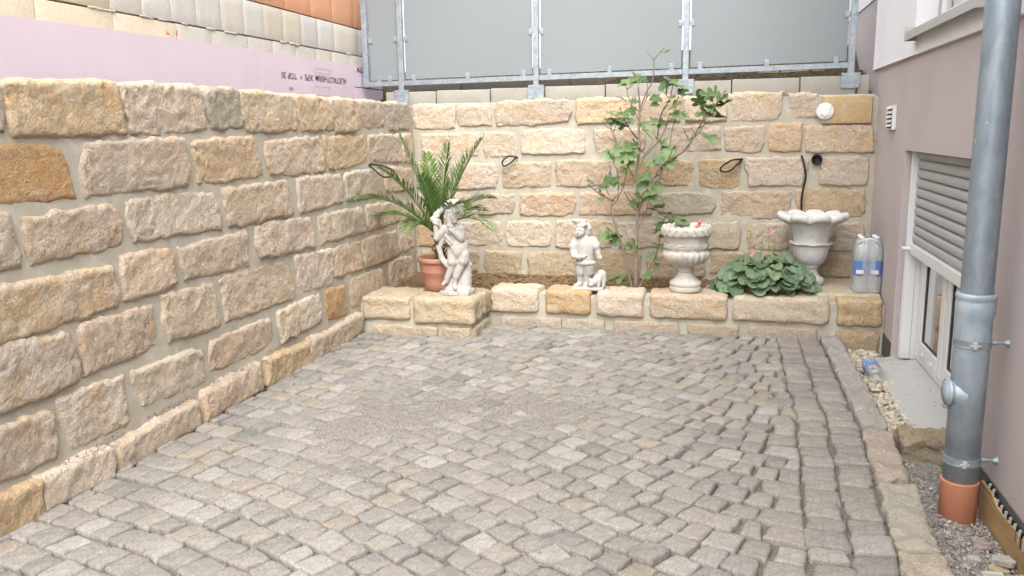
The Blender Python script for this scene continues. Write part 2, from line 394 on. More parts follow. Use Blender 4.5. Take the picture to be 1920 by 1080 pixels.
LEFT=[[2.275,1.533,2.416,1.522,2.393,1.371,2.249,1.371],[2.418,1.537,2.97,1.552,3.004,1.357,2.436,1.358],[2.988,1.548,3.522,1.561,3.584,1.368,3.043,1.357],[3.575,1.551,3.858,1.562,3.873,1.382,3.602,1.373],[3.857,1.557,4.419,1.555,4.451,1.364,3.905,1.364],[4.437,1.549,4.904,1.548,4.92,1.369,4.501,1.361],[4.912,1.545,5.227,1.554,5.237,1.357,4.941,1.355],[5.268,1.549,5.713,1.55,5.744,1.389,5.289,1.364],[5.771,1.544,6.231,1.555,6.223,1.365,5.842,1.362],[2.222,1.326,2.633,1.313,2.693,1.124,2.192,1.134],[2.75,1.319,3.368,1.326,3.395,1.124,2.735,1.123],[3.438,1.31,3.941,1.331,4.057,1.13,3.473,1.122],[4.069,1.301,4.718,1.321,4.778,1.116,4.117,1.126],[4.753,1.318,5.407,1.32,5.432,1.146,4.837,1.113],[5.434,1.32,6.018,1.322,6.03,1.126,5.477,1.137],[6.072,1.321,6.277,1.323,6.268,1.117,6.074,1.124],[2.187,1.1,2.367,1.087,2.387,0.911,2.156,0.904],[2.425,1.063,2.899,1.071,2.93,0.914,2.441,0.905],[2.96,1.081,3.565,1.075,3.626,0.901,2.988,0.913],[3.664,1.076,4.267,1.082,4.329,0.897,3.686,0.896],[4.396,1.08,4.97,1.083,5.012,0.905,4.436,0.895],[5.042,1.089,5.631,1.074,5.651,0.897,5.053,0.916],[5.702,1.089,6.261,1.055,6.246,0.909,5.732,0.914],[2.126,0.839,2.832,0.83,2.858,0.666,2.098,0.66],[2.899,0.857,3.215,0.84,3.232,0.692,2.904,0.677],[3.28,0.838,3.836,0.849,3.838,0.675,3.311,0.695],[3.921,0.87,4.523,0.852,4.583,0.677,3.94,0.696],[4.639,0.85,5.272,0.839,5.298,0.683,4.661,0.683],[5.343,0.84,5.922,0.827,5.96,0.674,5.379,0.677],[6.029,0.81,6.247,0.799,6.247,0.685,6.038,0.678],[2.096,0.652,2.576,0.619,2.602,0.425,2.061,0.429],[2.638,0.628,3.048,0.619,3.059,0.445,2.641,0.439],[3.126,0.639,3.513,0.633,3.541,0.416,3.151,0.446],[3.578,0.65,4.239,0.626,4.311,0.414,3.608,0.428],[4.339,0.639,4.785,0.623,4.773,0.402,4.371,0.431],[4.822,0.621,5.22,0.619,5.243,0.432,4.823,0.438],[5.254,0.611,5.867,0.615,5.901,0.427,5.277,0.423],[5.934,0.64,6.23,0.632,6.234,0.443,5.957,0.44],[2.053,0.377,2.426,0.353,2.447,0.175,2.023,0.187],[2.486,0.377,2.826,0.362,2.835,0.162,2.523,0.177],[2.893,0.373,3.36,0.347,3.38,0.181,2.929,0.203],[3.466,0.36,3.999,0.354,4.024,0.203,3.437,0.215],[4.097,0.363,4.58,0.375,4.616,0.206,4.123,0.194],[4.659,0.376,4.955,0.362,4.974,0.172,4.724,0.188],[5.023,0.378,5.583,0.372,5.665,0.199,5.068,0.195],[5.716,0.391,6.18,0.374,6.206,0.162,5.756,0.174],[2.016,0.144,2.33,0.119,2.336,-0.022,1.993,-0.004],[2.357,0.136,2.681,0.118,2.701,-0.011,2.354,-0.002],[2.74,0.102,3.274,0.119,3.294,-0.006,2.742,-0.01],[3.348,0.137,3.823,0.141,3.842,0.002,3.342,0.001],[3.926,0.139,4.377,0.12,4.391,-0.032,3.912,-0.011],[4.412,0.131,4.935,0.123,4.952,-0.008,4.414,-0.015],[4.953,0.14,5.146,0.13,5.15,0.014,4.96,-0.01]]
BACK=[[-2.377,1.549,-2.036,1.542,-2.041,1.36,-2.376,1.36],[-2.005,1.541,-1.74,1.536,-1.752,1.384,-2.01,1.375],[-1.714,1.563,-1.128,1.562,-1.128,1.394,-1.701,1.371],[-1.091,1.561,-0.683,1.568,-0.681,1.395,-1.079,1.386],[-0.66,1.571,-0.318,1.571,-0.314,1.389,-0.649,1.379],[-0.291,1.563,0.001,1.563,0.006,1.391,-0.279,1.388],[0.022,1.57,0.389,1.584,0.375,1.396,0.043,1.383],[0.436,1.572,0.627,1.567,0.625,1.392,0.436,1.399],[-2.319,1.322,-1.86,1.337,-1.851,1.149,-2.313,1.135],[-1.817,1.336,-1.562,1.333,-1.56,1.147,-1.808,1.141],[-1.499,1.348,-1.027,1.349,-1.018,1.164,-1.51,1.159],[-0.966,1.345,-0.579,1.347,-0.576,1.18,-0.933,1.167],[-0.493,1.361,-0.034,1.354,-0.028,1.184,-0.451,1.168],[0.008,1.346,0.269,1.354,0.258,1.162,0.006,1.176],[0.304,1.364,0.52,1.361,0.526,1.164,0.312,1.173],[0.557,1.349,1.0,1.35,1.008,1.161,0.559,1.16],[-2.363,1.102,-2.096,1.105,-2.102,0.905,-2.362,0.896],[-2.061,1.101,-1.706,1.099,-1.709,0.902,-2.067,0.888],[-1.659,1.091,-1.285,1.105,-1.282,0.915,-1.662,0.902],[-1.239,1.117,-0.841,1.115,-0.835,0.924,-1.232,0.915],[-0.773,1.107,-0.219,1.112,-0.214,0.922,-0.763,0.917],[-0.173,1.112,0.108,1.122,0.116,0.911,-0.168,0.91],[0.156,1.121,0.578,1.13,0.552,0.927,0.175,0.927],[0.67,1.133,0.979,1.124,0.981,0.928,0.663,0.943],[-2.354,0.853,-1.919,0.86,-1.923,0.683,-2.361,0.666],[-1.862,0.851,-1.577,0.861,-1.58,0.699,-1.865,0.696],[-1.535,0.865,-1.095,0.871,-1.091,0.692,-1.528,0.688],[-1.059,0.871,-0.524,0.886,-0.521,0.707,-1.054,0.701],[-0.473,0.878,-0.053,0.879,-0.048,0.715,-0.47,0.707],[-0.004,0.887,0.471,0.885,0.461,0.69,-0.005,0.692],[0.513,0.901,0.965,0.902,0.969,0.715,0.515,0.718],[-2.367,0.627,-2.075,0.635,-2.08,0.446,-2.375,0.432],[-2.021,0.64,-1.684,0.64,-1.687,0.454,-2.026,0.443],[-1.641,0.644,-1.283,0.649,-1.289,0.445,-1.644,0.442],[-1.241,0.658,-0.789,0.663,-0.811,0.451,-1.242,0.442],[-0.76,0.647,-0.442,0.659,-0.438,0.458,-0.759,0.452],[-0.394,0.652,0.128,0.659,0.124,0.462,-0.39,0.451],[0.185,0.648,0.445,0.651,0.468,0.465,0.188,0.459],[0.499,0.66,0.979,0.666,0.992,0.461,0.516,0.458],[-2.353,0.398,-1.859,0.408,-1.872,0.232,-2.36,0.209],[-1.815,0.409,-1.519,0.407,-1.521,0.224,-1.81,0.225],[-1.476,0.404,-1.004,0.418,-1.012,0.218,-1.461,0.217],[-0.963,0.415,-0.597,0.423,-0.594,0.238,-0.971,0.227],[-0.545,0.424,-0.116,0.425,-0.111,0.244,-0.542,0.223],[-0.07,0.426,0.181,0.439,0.187,0.284,-0.065,0.269],[0.227,0.421,0.635,0.422,0.635,0.273,0.233,0.27],[0.675,0.423,0.923,0.421,0.931,0.274,0.668,0.274],[-2.315,0.18,-1.953,0.186,-1.956,0.059,-2.32,0.047],[-1.908,0.183,-1.427,0.193,-1.428,0.069,-1.911,0.052],[-1.375,0.186,-0.921,0.195,-0.92,0.069,-1.377,0.053],[-0.879,0.196,-0.473,0.205,-0.471,0.085,-0.879,0.071],[-0.433,0.202,-0.04,0.214,-0.037,0.092,-0.431,0.078],[-0.002,0.215,0.34,0.225,0.345,0.105,0.002,0.093],[0.378,0.226,0.71,0.236,0.716,0.118,0.383,0.107]]
FIG_BR=[([(-0.584,5.9,0.206),(-0.583,5.9,0.418),(-0.582,5.9,0.608),(-0.577,5.9,0.83),(-0.584,5.9,1.019),(-0.572,5.9,1.239),(-0.577,5.9,1.33),(-0.572,5.9,1.481),(-0.583,5.88,1.622)],0.0125,0.005),([(-0.572,5.9,1.473),(-0.53,5.9,1.583),(-0.483,5.88,1.673),(-0.481,5.87,1.794),(-0.523,5.86,1.85)],0.005,0.0025),([(-0.481,5.87,1.794),(-0.444,5.85,1.84)],0.003,0.002),([(-0.573,5.9,0.778),(-0.505,5.86,0.93),(-0.419,5.84,1.095),(-0.291,5.82,1.174),(-0.225,5.8,1.245),(-0.182,5.8,1.325),(-0.128,5.78,1.411),(-0.084,5.77,1.431)],0.009,0.0035),([(-0.205,5.8,1.28),(-0.15,5.78,1.314)],0.003,0.002),([(-0.225,5.8,1.245),(-0.248,5.8,1.301)],0.003,0.002),([(-0.168,5.8,1.339),(-0.1,5.78,1.39)],0.003,0.002),([(-0.58,5.9,1.056),(-0.533,5.93,1.161),(-0.463,5.95,1.233),(-0.406,5.95,1.327),(-0.386,5.96,1.395)],0.006,0.003),([(-0.43,5.87,0.973),(-0.409,5.9,1.092),(-0.368,5.9,1.208),(-0.346,5.9,1.359),(-0.325,5.9,1.394)],0.0045,0.003),([(-0.456,5.95,1.266),(-0.43,5.95,1.436),(-0.373,5.93,1.541),(-0.353,5.92,1.636)],0.004,0.002),([(-0.346,5.9,1.359),(-0.333,5.88,1.468),(-0.31,5.88,1.573)],0.003,0.002),([(-0.603,5.86,0.213),(-0.617,5.85,0.283),(-0.689,5.82,0.59),(-0.751,5.8,0.793),(-0.711,5.8,0.86),(-0.664,5.8,0.967),(-0.635,5.82,1.144)],0.008,0.003),([(-0.729,5.8,0.849),(-0.833,5.77,0.91),(-0.904,5.75,0.97)],0.0035,0.002),([(-0.707,5.8,0.86),(-0.701,5.8,1.025),(-0.741,5.79,1.12)],0.004,0.002),([(-0.762,5.79,0.89),(-0.805,5.78,0.99)],0.003,0.002),([(-0.583,5.9,1.268),(-0.659,5.88,1.378),(-0.707,5.87,1.493)],0.004,0.002),([(-0.587,5.9,0.964),(-0.636,5.87,1.076),(-0.698,5.85,1.187),(-0.749,5.84,1.332),(-0.804,5.83,1.423)],0.004,0.002),([(-0.727,5.84,1.271),(-0.76,5.84,1.235)],0.002,0.0015),([(-0.746,5.84,1.321),(-0.711,5.85,1.404)],0.0025,0.0015),([(-0.578,5.9,1.402),(-0.645,5.9,1.546),(-0.667,5.89,1.636)],0.004,0.002),([(-0.575,5.9,1.438),(-0.531,5.92,1.545),(-0.522,5.92,1.651)],0.003,0.002),([(-0.663,5.9,1.529),(-0.711,5.9,1.573)],0.002,0.0015),([(-0.575,5.93,0.189),(-0.495,5.93,0.365),(-0.436,5.92,0.506),(-0.401,5.9,0.697),(-0.375,5.88,0.745)],0.007,0.003),([(-0.465,5.93,0.416),(-0.324,5.88,0.39)],0.003,0.002),([(-0.576,5.9,0.759),(-0.647,5.92,0.862),(-0.679,5.93,0.913)],0.004,0.002),([(-0.575,5.9,0.646),(-0.519,5.92,0.776),(-0.499,5.93,0.888)],0.004,0.002),([(-0.436,5.92,0.506),(-0.496,5.95,0.558),(-0.564,5.96,0.544)],0.003,0.002),([(-0.685,5.82,0.579),(-0.742,5.8,0.618)],0.003,0.002),([(-0.595,5.9,0.494),(-0.669,5.94,0.64),(-0.717,5.95,0.734)],0.003,0.002),([(-0.578,5.9,1.13),(-0.514,5.88,1.184),(-0.475,5.87,1.267)],0.003,0.002),([(-0.634,5.87,1.167),(-0.667,5.86,1.27)],0.003,0.002)]
FIG_LV=[((-0.419,5.84,1.838),0.114),((-0.652,5.88,1.663),0.099),((-0.599,5.86,1.678),0.091),((-0.56,5.9,1.669),0.076),((-0.69,5.9,1.644),0.076),((-0.349,5.9,1.656),0.122),((-0.304,5.87,1.625),0.106),((-0.414,5.92,1.63),0.084),((-0.28,5.9,1.591),0.068),((-0.326,5.87,1.5),0.106),((-0.376,5.92,1.523),0.076),((-0.31,5.87,1.429),0.114),((-0.363,5.93,1.409),0.076),((-0.269,5.9,1.421),0.068),((-0.17,5.78,1.539),0.114),((-0.125,5.76,1.554),0.099),((-0.074,5.75,1.553),0.122),((-0.023,5.74,1.538),0.122),((0.002,5.76,1.504),0.099),((-0.134,5.77,1.48),0.122),((-0.078,5.75,1.471),0.129),((-0.037,5.74,1.436),0.114),((-0.147,5.8,1.439),0.091),((-0.086,5.76,1.265),0.122),((-0.71,5.84,1.414),0.114),((-0.669,5.86,1.442),0.106),((-0.631,5.85,1.406),0.106),((-0.74,5.85,1.386),0.091),((-0.622,5.9,1.464),0.076),((-0.762,5.82,1.451),0.076),((-0.683,5.86,1.356),0.084),((-0.703,5.8,1.206),0.122),((-0.651,5.82,1.22),0.114),((-0.615,5.86,1.197),0.114),((-0.739,5.8,1.163),0.106),((-0.672,5.79,1.149),0.122),((-0.624,5.82,1.133),0.106),((-0.783,5.8,1.171),0.091),((-0.597,5.9,1.232),0.091),((-0.413,5.92,1.251),0.099),((-0.375,5.85,1.166),0.114),((-0.416,5.84,1.131),0.099),((-0.351,5.84,1.109),0.099),((-0.483,5.86,1.112),0.099),((-0.393,5.9,1.201),0.084),((-0.515,5.9,1.318),0.091),((-0.445,5.87,1.021),0.061),((-0.765,5.78,0.99),0.122),((-0.8,5.77,0.954),0.091),((-0.731,5.8,1.01),0.084),((-0.886,5.75,0.991),0.091),((-0.534,5.85,0.967),0.114),((-0.483,5.82,0.922),0.129),((-0.45,5.85,0.942),0.099),((-0.512,5.83,0.87),0.114),((-0.567,5.86,0.874),0.084),((-0.453,5.82,0.871),0.106),((-0.6,5.9,0.826),0.084),((-0.43,5.86,0.82),0.091),((-0.48,5.9,0.79),0.084),((-0.356,5.86,0.736),0.114),((-0.299,5.83,0.725),0.099),((-0.409,5.86,0.691),0.099),((-0.439,5.88,0.643),0.091),((-0.256,5.84,0.71),0.084),((-0.345,5.88,0.671),0.084),((-0.39,5.92,0.609),0.084),((-0.417,5.9,0.528),0.091),((-0.749,5.79,0.634),0.106),((-0.799,5.78,0.597),0.114),((-0.715,5.82,0.597),0.084),((-0.681,5.78,0.321),0.122),((-0.74,5.8,0.323),0.084),((-0.644,5.93,0.519),0.076),((-0.503,5.86,0.331),0.091),((-0.62,5.95,0.544),0.076),((-0.429,5.95,1.382),0.076),((-0.554,5.92,1.365),0.068)]
PALM=[(-2.16,5.45,1.321),(-1.595,5.5,1.278),(-1.866,5.62,1.261),(-2.322,4.95,0.911),(-2.198,5.2,1.102),(-1.544,5.6,0.883),(-1.497,5.35,0.697),(-2.039,5.2,0.686),(-1.616,5.12,0.819),(-2.076,5.75,1.181),(-1.797,5.75,1.142),(-2.402,5.5,0.742),(-1.695,5.85,0.772),(-1.956,5.3,1.054)]

XL, YB, YF, YBK = -2.40, 6.33, 5.57, 5.17
# ------------------------------------------------------------------ ground sheets
g = MB(); g.add([(-80, -60, -.32), (80, -60, -.32), (80, 140, -.32), (-80, 140, -.32)], [(0, 1, 2, 3)])
struct(g.build('ground', 'dark_soil', origin=(0, 0, -.32)))
g = MB()
g.add([(-60, -20, 1.50), (XL - .06, -20, 1.50), (XL - .06, 6.9, 1.50), (-60, 6.9, 1.50)], [(0, 1, 2, 3)])
struct(g.build('upper_ground', 'dark_soil', origin=(-10, 0, 1.5)))
nx, ny = 60, 12; vs_, fs_ = [], []
for j in range(ny + 1):
    for i in range(nx + 1):
        x = -3.4 + 4.4 * i / nx; y = 6.47 + 3.2 * j / ny
        vs_.append((x, y, 1.56 + .10 * min(1, max(0, (y - 6.6) / .4)) + .10 * min(1, max(0, (x + 1.15) / .3)) * min(1, max(0, (y - 6.7) / .2)) + .25 * min(1, max(0, (y - 7.25) / .4)) + .02 * noise.noise(Vector((x * 4, y * 4, 0)))))
fs_ = [(j * (nx + 1) + i, j * (nx + 1) + i + 1, (j + 1) * (nx + 1) + i + 1, (j + 1) * (nx + 1) + i) for j in range(ny) for i in range(nx)]
struct(raw('soil_bank', vs_, fs_, 'dark_soil', origin=(-1, 7, 1.6), smooth=True))

# ------------------------------------------------------------------ rubble walls
CREAM = [S(221, 204, 184), S(218, 199, 178), S(225, 210, 192), S(216, 199, 180), S(220, 200, 179), S(217, 202, 185)]
OCHRE = [S(221, 197, 165), S(218, 191, 156)]
def Pl(u, v, d): return (XL + d, u, v)
def Pb(u, v, d): return (u, YB - d, v)
def wall_stone(parent, P, q, proud=.022, tint=None, rough=1., mat='sandstone', k=None, cell=.0105, och=None, name='stone'):
    q = [Vector((q[2 * i], q[2 * i + 1])) for i in range(4)]          # TL TR BR BL
    w = ((q[1] - q[0]).length + (q[2] - q[3]).length) / 2; h = ((q[0] - q[3]).length + (q[1] - q[2]).length) / 2
    nu = int(min(48, max(8, w / cell))); nv = int(min(30, max(6, h / cell)))
    sd_ = Vector((random.random() * 90, random.random() * 90, random.random() * 90))
    k = random.uniform(.10, .32) if k is None else k
    tu, tv = random.uniform(-.006, .006), random.uniform(-.004, .008)
    cc0 = sum(q, Vector((0, 0))) / 4; gx, gz = (1 + .044 / w, 1 + .040 / h) if P is Pl else (1 + .030 / w, 1 + .022 / h)
    q = [Vector((cc0.x + (a.x - cc0.x) * gx, cc0.y + (a.y - cc0.y) * gz)) for a in q]; V = []
    def axis(n): 
        t = np.linspace(-1, 1, n + 1); return .55 * t + .45 * np.sin(t * math.pi / 2)
    A, B = axis(nu), axis(nv)
    for b in B:
        for a in A:
            x = a * math.sqrt(1 - k * b * b / 2); y = b * math.sqrt(1 - k * a * a / 2)
            s, t = (x + 1) / 2, (y + 1) / 2
            p = q[3].lerp(q[2], s).lerp(q[0].lerp(q[1], s), t)
            e = max(abs(a), abs(b))
            n3 = Vector((p.x * 11, p.y * 11, 0)) + sd_
            nz = noise.noise_vector(n3); nz2 = noise.noise_vector(n3 * 3.1)
            p = p + Vector((nz.x * .016 + nz2.x * .010, nz.y * .014 + nz2.y * .009)) * (e ** 3) * min(1.2, .5 + rough)
            de = min((1 - abs(a)) * w, (1 - abs(b)) * h) / 2
            pr = 1 - math.exp(-de / .0045)
            f1 = noise.fractal(Vector((p.x * 8, p.y * 8, 0)) + sd_, 1.0, 2.1, 4)
            f2 = 1 - abs(noise.noise(Vector((p.x * 22 + p.y * 9, p.y * 26, 2)) + sd_)) * 2
            f3 = noise.noise(Vector((p.x * 55, p.y * 55, 5)) + sd_) + .7 * noise.noise(Vector((p.x * 34 + p.y * 34, p.y * 90 - p.x * 40, 9)) + sd_)
            d = -.012 + (proud + .012) * pr + pr * rough * (.007 * f1 + .0045 * f2 + .0045 * f3) + pr * (tu * a + tv * b)
            V.append(P(p.x, p.y, d))
    F = [(j * (nu + 1) + i, j * (nu + 1) + i + 1, (j + 1) * (nu + 1) + i + 1, (j + 1) * (nu + 1) + i) for j in range(nv) for i in range(nu)]
    ring = [i for i in range(nu + 1)] + [j * (nu + 1) + nu for j in range(1, nv + 1)] + [nv * (nu + 1) + i for i in range(nu - 1, -1, -1)] + [j * (nu + 1) for j in range(nv - 1, 0, -1)]
    n0 = len(V); cc = sum(q, Vector((0, 0))) / 4
    inv = (lambda p: (p[1], p[2])) if P is Pl else (lambda p: (p[0], p[2]))
    for r_ in ring:
        u, v = inv(V[r_]); V.append(P(cc.x + (u - cc.x) * .97, cc.y + (v - cc.y) * .97, -.09))
    m_ = len(ring); F += [(ring[i], n0 + i, n0 + (i + 1) % m_, ring[(i + 1) % m_]) for i in range(m_)]
    if tint is None:
        tint = jit(random.choice(CREAM if random.random() < .9 else OCHRE), .06, .015); 
    if och is None: och = random.choice([.0, .05, .1, .12, .18, .24])
    T = (*tint, och)
    return raw(name, V, F, mat, parent, P(cc.x, cc.y, 0), True, T)
def mortar_body(parent, P, u0, u1, v0, v1, thick, cells=(90, 34)):
    nu, nv = cells; V = []
    for j in range(nv + 1):
        for i in range(nu + 1):
            u = u0 + (u1 - u0) * i / nu; v = v0 + (v1 - v0) * j / nv
            V.append(P(u, v, .008 + .004 * noise.fractal(Vector((u * 7, v * 7, 3)), 1, 2, 3)))
    F = [(j * (nu + 1) + i, j * (nu + 1) + i + 1, (j + 1) * (nu + 1) + i + 1, (j + 1) * (nu + 1) + i) for j in range(nv) for i in range(nu)]
    mb = MB(); mb.add(V, F)
    mb.box(np.minimum(P(u0, v0, -.012), P(u1, v1 - .01, -thick)), np.maximum(P(u0, v0, -.012), P(u1, v1 - .01, -thick)))
    return mb.build('mortar', 'mortar', parent, smooth=True)

lw = thing('retaining_wall', 'long pale sandstone block wall along the left side below the pink boards', 'wall', (XL, 3.5, 0))
mortar_body(lw, Pl, .3, YB + .3, -.3, 1.535, .30, (150, 50))
for i, q in enumerate(LEFT):
    kw = {}
    if i == 9: kw = dict(tint=S(206, 168, 124), och=.1, rough=.45)
    if i == 43: kw = dict(tint=S(206, 174, 132), och=.2)
    if i in (5, 11): kw = dict(och=.62)
    if i in (3, 8): kw = dict(tint=S(192, 182, 164), och=0)
    bottom = i >= 46
    if bottom: kw = dict(proud=.045, k=.06, **kw)
    else: kw.setdefault('proud', random.uniform(.013, .025))
    wall_stone(lw, Pl, q, **kw)
rows_z = [(1.33, 1.545), (1.085, 1.30), (.83, 1.055), (.575, .80), (.34, .55), (.145, .315), (-.03, .12)]
for ri, (z0, z1) in enumerate(rows_z):                     # the same courses carried on past the picture's edge
    y = min(LEFT[(0, 9, 16, 23, 30, 38, 46)[ri]][0::2]) - .045
    while y > .5:
        w = random.uniform(.25, .45)
        wall_stone(lw, Pl, [y - w, z1, y, z1, y, z0, y - w, z0], cell=.03); y -= w + .035

bw = thing('retaining_wall', 'pale sandstone block wall across the back below the steel fence', 'wall', (-.7, YB, 0))
mortar_body(bw, Pb, XL - .02, 1.02, -.3, 1.545, .28, (110, 50))
for i, q in enumerate(BACK):
    kw = dict(proud=random.uniform(.013, .024))
    if i == 28: kw.update(tint=S(196, 187, 168), och=0, k=.6, rough=.7)
    if i in (30, 26, 14): kw.update(och=.6)
    if i in (21, 20): kw.update(tint=S(208, 186, 155))
    if i >= 39: kw.update(tint=jit(S(202, 183, 156), .05))
    wall_stone(bw, Pb, q, **kw)
sv, sf = rbox((.815, YB - .005, 1.452), (.325, .06, .186), .006, (4, 1, 3), .0016, 10, 3)
so = raw('stone', sv, sf, 'sandstone_sawn', bw, (.815, YB, 1.45), True, (*S(196, 170, 130), .05)); so['label'] = 'smooth sawn ochre block'
v, f = rbox(((XL + 1.0) / 2, YB + .07, 1.546), (1.0 - XL, .11, .022), .008, (120, 4, 1), .010, 7, 3); raw('mortar_cap', v, f, 'mortar', bw, smooth=True)

# grit lying on the ledges of the lowest course, left wall
gm = MB()
for (ya, yb, z) in ((3.98, 4.30, .158), (3.38, 3.80, .140), (2.95, 3.25, .128), (2.45, 2.80, .118)):
    for _ in range(260):
        y = random.uniform(ya, yb); s_ = random.uniform(.002, .005)
        c = Vector((XL + random.uniform(.010, .050), y, z + .020 + random.uniform(-.006, .006) + .008 * noise.noise(Vector((y * 9, 0, 0)))))
        d = [Vector((random.uniform(-1, 1), random.uniform(-1, 1), random.uniform(-1, 1))).normalized() * s_ for _ in range(4)]
        gm.add([c + e for e in d], [(0, 1, 2), (0, 2, 3), (0, 3, 1), (1, 3, 2)], (*jit(S(128, 120, 116), .3), 0))
stuff(tag(gm.build('grit', 'grain', origin=(XL, 3.3, .13)), 'dark grit lying on the ledge of the lowest stones of the left wall', 'grit'))

# ------------------------------------------------------------------ raised bed wall in front of the back wall
rb = thing('raised_bed_wall', 'low sandstone wall edging the planting bed with a projecting block at its left end', 'wall', (-.6, YF, 0))
ZT = .255
mb = MB(); mb.box((-1.60, YF + .022, -.3), (1.018, YF + .20, ZT - .035)); mb.box((XL + .002, YBK + .022, -.3), (-1.596, YF + .022, ZT - .035))
mb.build('mortar', 'mortar', rb)
def bed_stone(x0, x1, y0, y1, z0, z1, tint=None, och=None, amp=.016, r=.028):
    c = ((x0 + x1) / 2, (y0 + y1) / 2, (z0 + z1) / 2); d = (x1 - x0, y1 - y0, z1 - z0)
    n = tuple(int(max(3, min(22, s / .018))) for s in d)
    v, f = rbox(c, d, r, n, amp, 10, random.random() * 60)
    V2 = [];
    for p in v:
        q_ = Vector(p); V2.append(q_ + noise.noise_vector(q_ * 38) * .005)
    t = jit(random.choice(CREAM), .05, .012) if tint is None else tint
    return raw('stone', V2, f, 'sandstone', rb, c, True, (*t, random.choice([0, .1, .25, .4]) if och is None else och))
for (a, b, t, o_) in ((-1.575, -1.222, None, .1), (-1.176, -.859, S(212, 184, 148), .25), (-.822, -.493, None, .2), (-.461, .053, None, .25), (.087, .690, S(218, 204, 182), .05), (.728, 1.005, S(214, 190, 156), .2)):
    bed_stone(a, b, YF - .01, YF + .24, .085, ZT, t, o_)
bed_stone(XL + .02, -2.022, YBK, YF + .0, .085, ZT - .008, S(212, 196, 172), .1)
bed_stone(-2.003, -1.572, YBK - .01, YF - .17, .075, ZT, S(212, 196, 170), .15)
bed_stone(-1.76, -1.568, YF - .150, YF + .02, .085, ZT - .006, S(206, 188, 160), .2)
bed_stone(.735, 1.0, YF + .0, YF + .2, -.17, .055, S(206, 186, 158), .2, .022)
for (a, b, y) in ((-2.30, -1.83, YBK), (-1.80, -1.60, YBK), (-1.50, -1.06, YF), (-1.03, -.76, YF), (-.70, -.26, YF), (-.20, .13, YF), (.19, .62, YF)):
    bed_stone(a, b, y - .004, y + .1, -.05, .055, jit(S(202, 188, 168), .05), .05, .008, .012)
bed_stone(-1.66, -1.572, YBK + .03, YF, -.05, .05, S(202, 188, 168), .05, .006, .012)
# flat cover slab at the right end
sl = bed_stone(.50, 1.012, YF + .12, YB - .03, ZT - .05, ZT + .012, S(218, 204, 180), .05, .010, .016)

# soil inside the bed
vs_, nx, ny = [], 110, 22
for j in range(ny + 1):
    for i in range(nx + 1):
        x = XL + (1.0 - XL) * i / nx; ya_ = 5.66 if x > -1.62 else 5.32; y = ya_ + (YB - ya_) * j / ny
        z = .205 + .03 * (y - 5.6) + .012 * noise.fractal(Vector((x * 6, y * 6, 0)), 1, 2, 4) + .012 * noise.noise(Vector((x * 28, y * 28, 1)))
        vs_.append((x, y, z))
fs_ = [(j * (nx + 1) + i, j * (nx + 1) + i + 1, (j + 1) * (nx + 1) + i + 1, (j + 1) * (nx + 1) + i) for j in range(ny) for i in range(nx)]
struct(raw('bed_soil', vs_, fs_, 'soil', origin=(-.7, 5.9, .2), smooth=True))
cl = MB()
for _ in range(420):
    x = random.uniform(XL + .05, .5); y = random.uniform(5.8, YB - .03); s_ = random.uniform(.005, .018)
    v, f = rbox((x, y, .205 + .03 * (y - 5.6) + s_ * .4), (s_ * 2, s_ * 1.7, s_ * 1.4), s_ * .5, (1, 1, 1), s_ * .5, 60, random.random() * 40)
    cl.add(v, f, (*jit(S(126, 102, 76), .25), 0))
stuff(tag(cl.build('soil_clods', 'grain', origin=(-.7, 5.9, .22), smooth=True), 'crumbly brown soil clods in the planting bed', 'soil'))

# ------------------------------------------------------------------ cobbled yard
pv = MB(); pv.add([(XL, .6, -.023), (.68, .6, -.023), (.68, YF + .03, -.023), (XL, YF + .03, -.023)], [(0, 1, 2, 3)])
pav = struct(pv.build('pavement', 'joint_sand', origin=(-1, 3, -.02)))
def kerb_x(y): return .635 if y > 3.9 else .635 - (3.9 - y) * .052
tx = [-2.6, -2.4, -1.6, -1.15, -.6, -.25, .02, .16, .36, .8]; ta = [-8, -10, -22, -28, -33, -32, -23, -14, -4, 0]
XS = np.linspace(-2.6, .8, 681); TH = np.radians(np.interp(XS, tx, ta)); G = np.concatenate([[0], np.cumsum(np.tan(TH[:-1]) * np.diff(XS))])
def gy(x): return float(np.interp(x, XS, G))
def th(x): return float(np.interp(x, XS, TH))
PITCH = .131; cells = []
def wob(x, k): return .014 * noise.noise(Vector((x * 3.1, k * 1.7, 4)))
for k in range(-2, 68):
    y0 = .5 + k * PITCH
    x = -2.62 + random.uniform(0, .1)
    while x < .42:
        t = th(x); w = random.uniform(.084, .136) * math.cos(t); x2 = x + w; lx = kerb_x(y0 + gy(x)) - .266 + .02
        if x > lx: break
        if x2 > lx - .075: x2 = lx + .03
        def P_(xx, up_):
            a = th(xx)
            if up_:
                xt = xx - math.sin(a) * math.cos(a) * PITCH; return [xt, y0 + PITCH + gy(xt) - gy(-2.6) * 0 + wob(xt, k + 1)]
            return [xx, y0 + gy(xx) + wob(xx, k)]
        q = [P_(x, 0), P_(x2, 0), P_(x2, 1), P_(x, 1)]
        cells.append([q, 0]); x = x2
